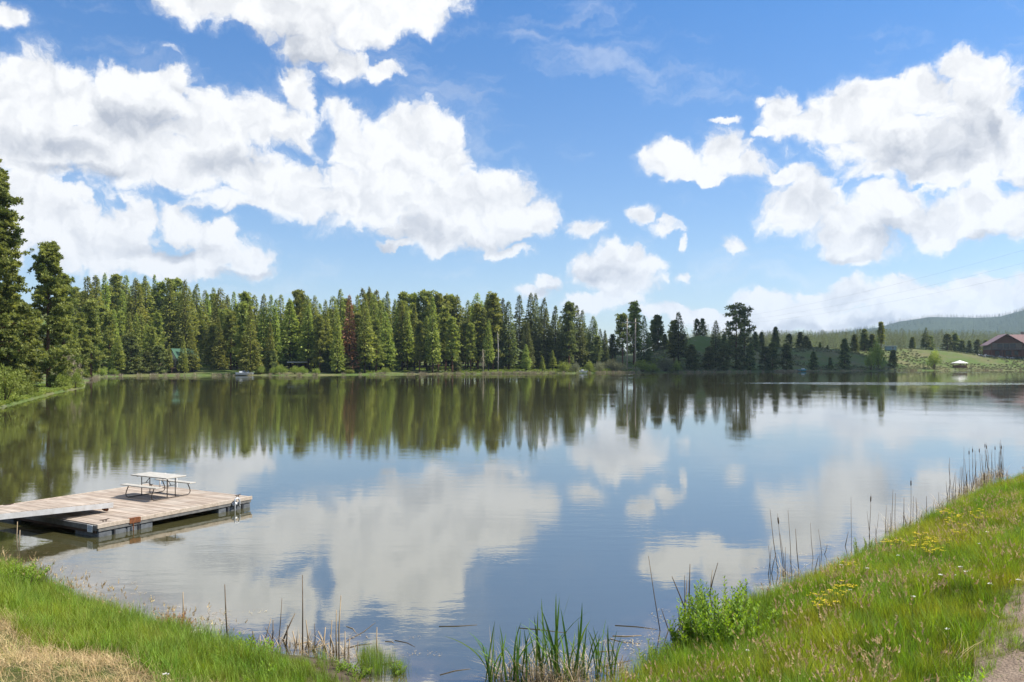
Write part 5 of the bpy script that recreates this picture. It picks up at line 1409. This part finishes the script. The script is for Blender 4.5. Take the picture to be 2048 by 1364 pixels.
def stalks():
    lc, gc = 'dry cattail stalk with dark seed head at the right water edge', 'dry cattails at the right water edge'
    for q in [(1555,1027,1568,1147),(1742,987,1738,1073),(1822,955,1821,1051),(1938,896,1939,979),(1945,892,1947,971),(1958,893,1963,963),(1970,883,1970,958),(1973,886,1974,956),(1990,889,1991,950),(2003,887,2000,950)]:
        stalk(*q, head=True, label=lc, group=gc)
    lr, gr = 'bare brown reed stalk at the right water edge', 'bare reed stalks at the right water edge'
    for q in [(1540,1018,1557,1145),(1576,1020,1583,1145),(1591,1057,1598,1143),(1537,1091,1541,1147),(1560,1067,1571,1150),(1571,1094,1572,1144),(1702,994,1703,1110),(1773,1010,1771,1065),
              (1781,1026,1781,1062),(1786,979,1783,1062),(1791,986,1790,1062),(1808,995,1806,1059),(1827,992,1826,1048),(1832,995,1833,1048),(1853,992,1853,1035),(1877,984,1879,1014),(1899,915,1899,1000),
              (1912,952,1909,1000),(1905,971,1907,1000),(1928,893,1929,982),(1950,901,1951,968),(1977,904,1978,952),(1984,899,1983,952),(2007,891,2004,952),(1998,904,1998,952),(1965,910,1967,962),(1640,1105,1641,1152),(1637,1112,1630,1150)]:
        stalk(*q, label=lr, group=gr, thick=random.uniform(0.8, 1.5))
    for i in range(46):
        f = random.random(); xb = 1895 + 115 * f + random.uniform(-6, 6); yb = 1003 - 55 * f + random.uniform(-3, 3)
        if i % 4 == 0: f = random.random(); xb = 1535 + 350 * f; yb = 1150 - 130 * f
        stalk(xb + random.uniform(-10, 10), yb - random.uniform(18, 72), xb, yb, label=lr, group=gr, thick=random.uniform(0.7, 1.4))
    ll, gl = 'broken pale reed stub in the shallows of the left bank', 'broken reed stubs at the left bank'
    for q in [(542,1237,526,1288),(546,1240,544,1285),(590,1227,564,1282),(629,1247,629,1299),(651,1254,648,1299),(673,1220,673,1312),(505,1262,512,1298),(520,1270,518,1296),(575,1250,572,1292),(585,1262,592,1294),(612,1240,618,1298),(636,1262,655,1300),(664,1240,660,1306),(690,1262,688,1312),(708,1290,720,1322),(530,1255,552,1290),(716,1283,712,1307),(754,1254,755,1304),(621,1262,610,1300),(660,1270,668,1305),(640,1280,622,1302),(700,1275,697,1308),(40,1060,38,1098)]:
        stalk(*q, pale=random.random() < 0.7, label=ll, group=gl, thick=random.uniform(1.1, 2.2))
    stalk(449.5,1169,456,1290, label='tall knotted dead stalk standing alone in the water off the left bank', thick=1.8)
    stalk(605,1150,605,1302, label='tallest straight dead stalk among the broken reed stubs', thick=1.6)
    stalk(682,1191,678,1318, pale=True, label='tall pale split stalk at the muddy inlet', thick=1.7)
    stalk(564,1196,557,1284, label='thin stalk with white fluff among the broken reed stubs', thick=1.1)
    stalk(366,1184,366,1240, pale=True, label='pale stub rising from the orange leaved weed', thick=1.8)
    stalk(35,1043,35,1102, pale=True, label='pale reed stub in the water below the gangway', thick=1.6)
    stalk(1297,1112,1321,1262, label='long thin leaning reed left of the leafy shrub', thick=1.1)
    for q in [(1323,1218,1339,1260),(1369,1151,1367,1238),(1380,1128,1378,1200),(1344,1153,1374,1222),(1374,1160,1370,1230),(1436,1125,1418,1190),(1425,1140,1420,1190)]:
        stalk(*q, pale=random.random() < 0.4, label='grey dead reed stalk rising behind the leafy shrub', group='dead reeds behind the leafy shrub', thick=random.uniform(1.1, 1.8))
stalks()
def dead_reed_mats():
    def clump(x, y, w, h, n, label, group=None):
        c = hit(x, y); g = np.random.default_rng(int(x * 7 + y))
        V, Fc, T = blades(n, g, h * 0.4, h, 0.014, w, 1.0)
        # broken over: lay part of the leaves down
        for i in range(n):
            if g.random() < 0.55:
                sl = slice(i * 8, i * 8 + 8); k = g.uniform(0.15, 0.5); d = g.normal(size=2) * 0.25 * h
                zz = V[sl, 2].copy(); V[sl, 2] = zz * k; V[sl, 0] += d[0] * zz / h * 2; V[sl, 1] += d[1] * zz / h * 2
        o = mesh_obj('dead_reed_clump', V, Fc, REED_DRY, colors=T); o.location = (c[0], c[1], c[2] - 0.03); tag(o, label, 'reed', group)
    for x, y in [(1940,982),(1960,970),(1975,960),(1992,952),(1912,1000),(1925,991),(2003,950),(1885,1018),(1853,1038),(1968,964),(1983,956),(1826,1050),(1790,1064)]: clump(x, y, 0.28, 0.72, 80, 'tangle of broken dry reeds under the cattails', 'broken reed tangles under the cattails')
    clump(1575, 1150, 0.25, 0.45, 60, 'tangle of broken dry reeds behind the grassy rise')
    clump(1620, 1150, 0.30, 0.28, 40, 'flattened dry reeds at the grassy rise')
    for x, y in [(1010,1362),(1060,1358),(1100,1362),(1150,1350),(1080,1372),(1130,1372)]: clump(x, y, 0.28, 0.72, 110, 'bleached dead reed leaves among the green cattails', 'bleached reed leaves among the cattails')
    for x, y in [(600,1292),(640,1298),(560,1290),(670,1302),(535,1288),(620,1304),(690,1316)]: clump(x, y, 0.28, 0.36, 48, 'matted pale reed litter at the muddy inlet', 'reed litter at the muddy inlet')
    clump(1225, 1340, 0.25, 0.5, 80, 'dry curled reeds beside the small leafy shrub')
dead_reed_mats()
CATTAIL = leaf_mat('cattail_leaf', (0.060, 0.135, 0.022), (0.190, 0.310, 0.070), 0.42, vary=0.35)
def cattails():
    def leaf_mesh(g, L, bend, w):
        V, Fc = [], []; S = 9
        for s in range(S + 1):
            t = s / S; c = np.array([bend * L * t ** 2.2, 0, L * (t - 0.25 * abs(bend) * t ** 3)])
            k = w * (0.75 + 0.6 * t - 1.33 * t ** 4) if s < S else 0.001
            tw = 0.8 * t
            V += [c + np.array([math.sin(tw) * k / 2, math.cos(tw) * k / 2, 0]), c - np.array([math.sin(tw) * k / 2, math.cos(tw) * k / 2, 0]) + [0.0, 0, 0]]
            if s < S: Fc.append((2 * s, 2 * s + 1, 2 * s + 3, 2 * s + 2))
        me = bpy.data.meshes.new('leaf'); me.from_pydata([tuple(v) for v in V], [], Fc); me.materials.append(CATTAIL)
        a = me.attributes.new('tint', 'FLOAT', 'POINT'); a.data.foreach_set('value', np.full(len(V), g.random(), np.float32))
        return me
    g = np.random.default_rng(31)
    kinds = [leaf_mesh(g, L, b, w) for L, b, w in [(1.0, 0.06, .030), (1.0, 0.18, .034), (1.0, 0.30, .032), (1.0, 0.46, .034), (1.0, 0.03, .028), (1.0, 0.14, .036), (1.0, .62, .033), (1.0, .24, .030)]]
    for x, y, top, n in [(985,1368,1225,13),(1012,1374,1240,11),(1045,1370,1232,12),(1072,1364,1215,13),(1110,1364,1178,16),(1135,1368,1182,12),(1165,1356,1225,13),(1200,1352,1222,14),(1222,1350,1240,10)]:
        c = hit(x, y); H = (y - top) / F_PX * c[1] * 0.94
        root = empty('cattail_plant', (c[0], c[1], c[2] - 0.04), 0, 'green cattail plant with long upright leaves in the near shallows', 'cattail', 'green cattails in the near shallows')
        for k in range(n):
            o = link('leaf', kinds[int(g.integers(0, len(kinds)))], root)
            L = H * g.uniform(0.55, 1.08); a = g.random() * 6.28
            o.location = (g.normal() * 0.07, g.normal() * 0.06, 0); o.scale = (L, L * 0.9 if L < 1 else 1, L); o.rotation_euler = (g.normal() * 0.13, g.normal() * 0.13, a)
    c = hit(985, 1364)
    o = link('cattail_leaf', kinds[6]); o.location = (c[0] - 0.05, c[1], c[2]); o.scale = (0.85, 1.8, 0.78); o.rotation_euler = (0.1, -0.25, math.pi)
    tag(o, 'broad pale cattail leaf bending left over the water', 'leaf')
cattails()

# broad-leaved plants -----------------------------------------------------------
ORANGE = leaf_mat('leaves_orange', (0.20, 0.075, 0.025), (0.42, 0.20, 0.06), 0.35, vary=0.1, trans_col=(1.2, 1.0, 0.6))
def weeds():
    def plant(name, x, y, made, m, label, cat='shrub', group=None):
        c = hit(x, y); r = tree_proto(name, made, m, STEM, label, cat, group, 'foliage', 'stems'); r.location = (c[0], c[1], c[2] - 0.02); return r
    plant('leafy_shrub', 1455, 1285, shoots(900, 0.82, 1.08, 125, 34, 0.105), LEAFY, 'big bright green leafy shrub at the water edge of the right bank')
    plant('leafy_shrub', 1392, 1300, shoots(901, 0.50, 0.66, 60, 26, 0.09), LEAFY, 'lower green shrub leaning against the big leafy shrub')
    plant('leafy_shrub', 1325, 1335, shoots(902, 0.36, 0.52, 40, 24, 0.065), LEAFY, 'small leafy shrub beside the dry curled reeds')
    plant('leafy_shrub', 30, 1172, shoots(903, 0.75, 0.55, 80, 22, 0.075), LEAFY, 'bright green leafy weeds at the water below the gangway')
    plant('leafy_weed', 1718, 1112, shoots(904, 0.14, 0.55, 9, 26, 0.06, 0.3), LEAFY, 'upright leafy weed at the foot of a tall bare reed', 'weed')
    plant('leafy_weed', 1737, 1098, shoots(905, 0.12, 0.42, 8, 24, 0.06, 0.3), LEAFY, 'shorter leafy weed under a cattail stalk', 'weed')
    plant('leafy_weed', 350, 1262, shoots(906, 0.30, 0.46, 34, 22, 0.055), ORANGE, 'weed with rusty orange leaves in the left bank grass', 'weed')
    plant('leafy_weed', 322, 1268, shoots(907, 0.22, 0.32, 20, 18, 0.06), LEAFY, 'pale green broad weed beside the orange leaved weed', 'weed')
    for x, y in [(540,1312),(440,1318),(470,1304),(690,1345),(720,1352),(800,1345)]:
        plant('leafy_weed', x, y, shoots(910 + x, 0.18, 0.24, 16, 14, 0.05), LEAFY, 'low green weed at the muddy edge of the left bank', 'weed', 'low weeds at the muddy edge')
weeds()
YEL = leaf_mat('petals_yellow', (0.62, 0.46, 0.015), (0.74, 0.60, 0.03), 0.3, vary=0.08, trans_col=(1, 1, 0.5))
WHT = leaf_mat('petals_white', (0.62, 0.60, 0.54), (0.78, 0.77, 0.72), 0.3, vary=0.05, trans_col=(1, 1, 1))
def flowers():
    def kind(seed, h, heads, spread, m, size):
        g = np.random.default_rng(seed); st = MB(); P, D, T = [], [], []
        for i in range(heads):
            a = g.random() * 6.28; q = spread * math.sqrt(g.random()); top = Vector((math.cos(a) * q, math.sin(a) * q, h * g.uniform(0.85, 1.08)))
            st.tube([(0, 0, -0.03), (top.x * 0.35, top.y * 0.35, h * 0.55), top], [0.004, 0.003, 0.002], 4)
            for k in range(11):
                b = g.random() * 6.28; rr = size * math.sqrt(g.random())
                P.append((top.x + math.cos(b) * rr, top.y + math.sin(b) * rr, top.z + 0.012 * g.random())); D.append((math.cos(b), math.sin(b), 0.35)); T.append(g.random())
        return sprays(np.array(P), np.array(D), 0.022, 0.020, np.array(T), g, 0.2), st
    def proto(made, m, nm):
        (V, Fc, T), st = made; r = empty(nm, cat='flower'); st.build('stems', GRASS_STEM, r); mesh_obj('blossoms', V, Fc, m, r, colors=T); return r
    ys = [proto(kind(950 + i, 0.50, 8, 0.16, YEL, 0.03), YEL, 'yellow_wildflower') for i in range(3)]
    ws = [proto(kind(960 + i, 0.48, 1, 0.04, WHT, 0.02), WHT, 'white_wildflower') for i in range(2)]
    for lst, pts, lab, grp in (
        (ys, [(1777,1093),(1792,1089),(1825,1097),(1840,1082),(1859,1080),(1855,1093),(1875,1097),(1888,1087),(1864,1111),(1883,1030),(1892,1032),(1910,1037),(1918,1038),(1903,1054),(1914,1071),(1929,1055),(1955,1037),(1960,1043),
              (1698,1132),(1672,1180),(1681,1187),(1690,1185),(1633,1196),(1641,1204),(1654,1209),(1848,1086),(1870,1088)], 'yellow flowering weed in the right bank meadow', 'yellow wildflowers in the meadow'),
        (ws, [(1800,1119),(1681,1134),(1703,1185),(1909,1145),(1920,1147),(1931,1145),(1881,1163),(1973,1067),(1977,1174),(1959,1084),(1824,1206),(1896,1241),(1737,1147),(1495,1290),(1608,1135),(330,1345),(2040,1160)], 'small white wildflower in the bank grass', 'white wildflowers in the bank grass')):
        for i, (x, y) in enumerate(pts):
            # the blossom is seen at (x, y); its root is half a metre lower on the same plumb line
            c = hit(x, y)
            for _ in range(8):
                D = c[1]; zt = CAM_H + (HOR - y) / F_PX * D; X = (x - 1024) / F_PX * D; err = zt - (max(gz(X, D), 0) + 0.50); D2 = D + err * 1.2; c = np.array([(x - 1024) / F_PX * D2, D2, 0])
            o = lst[i % len(lst)] if i < len(lst) else copy_tree(lst[i % len(lst)])
            o.location = (c[0], c[1], gz(c[0], c[1])); o.rotation_euler = (0, 0, random.random() * 6.28); s = random.uniform(0.85, 1.1); o.scale = (s, s, s)
            tag(o, lab, 'flower', grp)
GRASS_STEM = mat('flower_stem', (0.10, 0.16, 0.03), 0.8)
flowers()
def drift():
    DRIFT = mat('driftwood', (0.15, 0.115, 0.085), 0.9, noise=(6, (0.09, 0.068, 0.05), 0.8))
    def stick(x0, y0, x1, y1, r, m, label, group=None):
        a = px(x0, y0, 0.0); b = px(x1, y1, 0.0); c = (a + b) / 2
        o = MB().tube([a - c + [0, 0, 0.004], (random.uniform(-.05,.05), random.uniform(-.06,.06), 0.006), b - c + [0, 0, 0.002]], [r, r * 0.8, r * 0.5], 6).build('floating_stick', m, None, True)
        o.location = tuple(c); tag(o, label, 'stick', group)
    for q in [(695,1281,751,1245),(790,1281,830,1294),(695,1297,744,1287),(878,1253,954,1250),(1230,1251,1315,1259),(1037,1256,1134,1266),(1210,1332,1266,1320),(1220,1278,1280,1287),(760,1330,800,1322),(880,1350,940,1338)]:
        stick(*q, random.uniform(0.005, 0.009), DRIFT, 'dark stick floating in the near shallows', 'dark sticks in the shallows')
    for q in [(1225,1272,1283,1271),(693,1253,712,1266),(590,1290,625,1282),(620,1300,660,1286),(770,1283,788,1286),(1186,1304,1232,1300)]:
        stick(*q, random.uniform(0.006, 0.011), STALK_L, 'pale broken reed floating in the near shallows', 'pale floating reeds in the shallows')
    g = np.random.default_rng(5); bm = bmesh.new(); bmesh.ops.create_icosphere(bm, subdivisions=2, radius=1.0)
    for v in bm.verts: v.co *= g.uniform(0.9, 1.08); v.co.z *= 0.36
    me = bpy.data.meshes.new('flat_stone'); bm.to_mesh(me); bm.free(); me.materials.append(ROCK)
    o = link('flat_stone', me); c = hit(392, 1280); o.location = (c[0], c[1], c[2] + 0.10); o.scale = (0.17, 0.13, 0.2); o.rotation_euler = (0.1, 0.05, 0.4); tag(o, 'flat pale stone at the water edge of the left bank', 'stone')
drift()
def shore_debris():
    src = []
    for i in range(4):
        g = np.random.default_rng(990 + i); m = 14
        P = np.stack([g.normal(size=m) * 0.10, g.normal(size=m) * 0.10, np.full(m, 0.004) + np.arange(m) * 0.0006], 1); Dr = np.stack([g.normal(size=m), g.normal(size=m), np.zeros(m)], 1)
        V, Fc, T = sprays(P, Dr, g.uniform(0.02, 0.11, m), g.uniform(0.006, 0.016, m), g.random(m), g, 0.0); src.append(mesh_obj('litter_piece', V, Fc, REED_DRY, colors=T))
    x = rng.uniform(-14, 30, 30000); y = rng.uniform(9, 40, 30000); d = sdf(x, y)
    k = (d < -0.02) & (d > -1.8) & (rng.random(len(x)) < np.clip(0.9 + d * 0.55, 0.02, 1) * np.where(np.abs(x + 1.5) < 4.5, 0.75, 0.25) * (fbm(x * 0.8, y * 0.8) > 0.42)); x, y = x[k], y[k]; n = len(x)
    s = rng.uniform(0.5, 1.2, n)
    scatter('shore_debris', np.stack([x, y, np.full(n, 0.002)], 1), zrot(n), np.stack([s, s, s], 1), rng.integers(0, 4, n), src, 'scraps of dead reed floating in the near shallows')
    print('debris', n)
shore_debris()
haze()
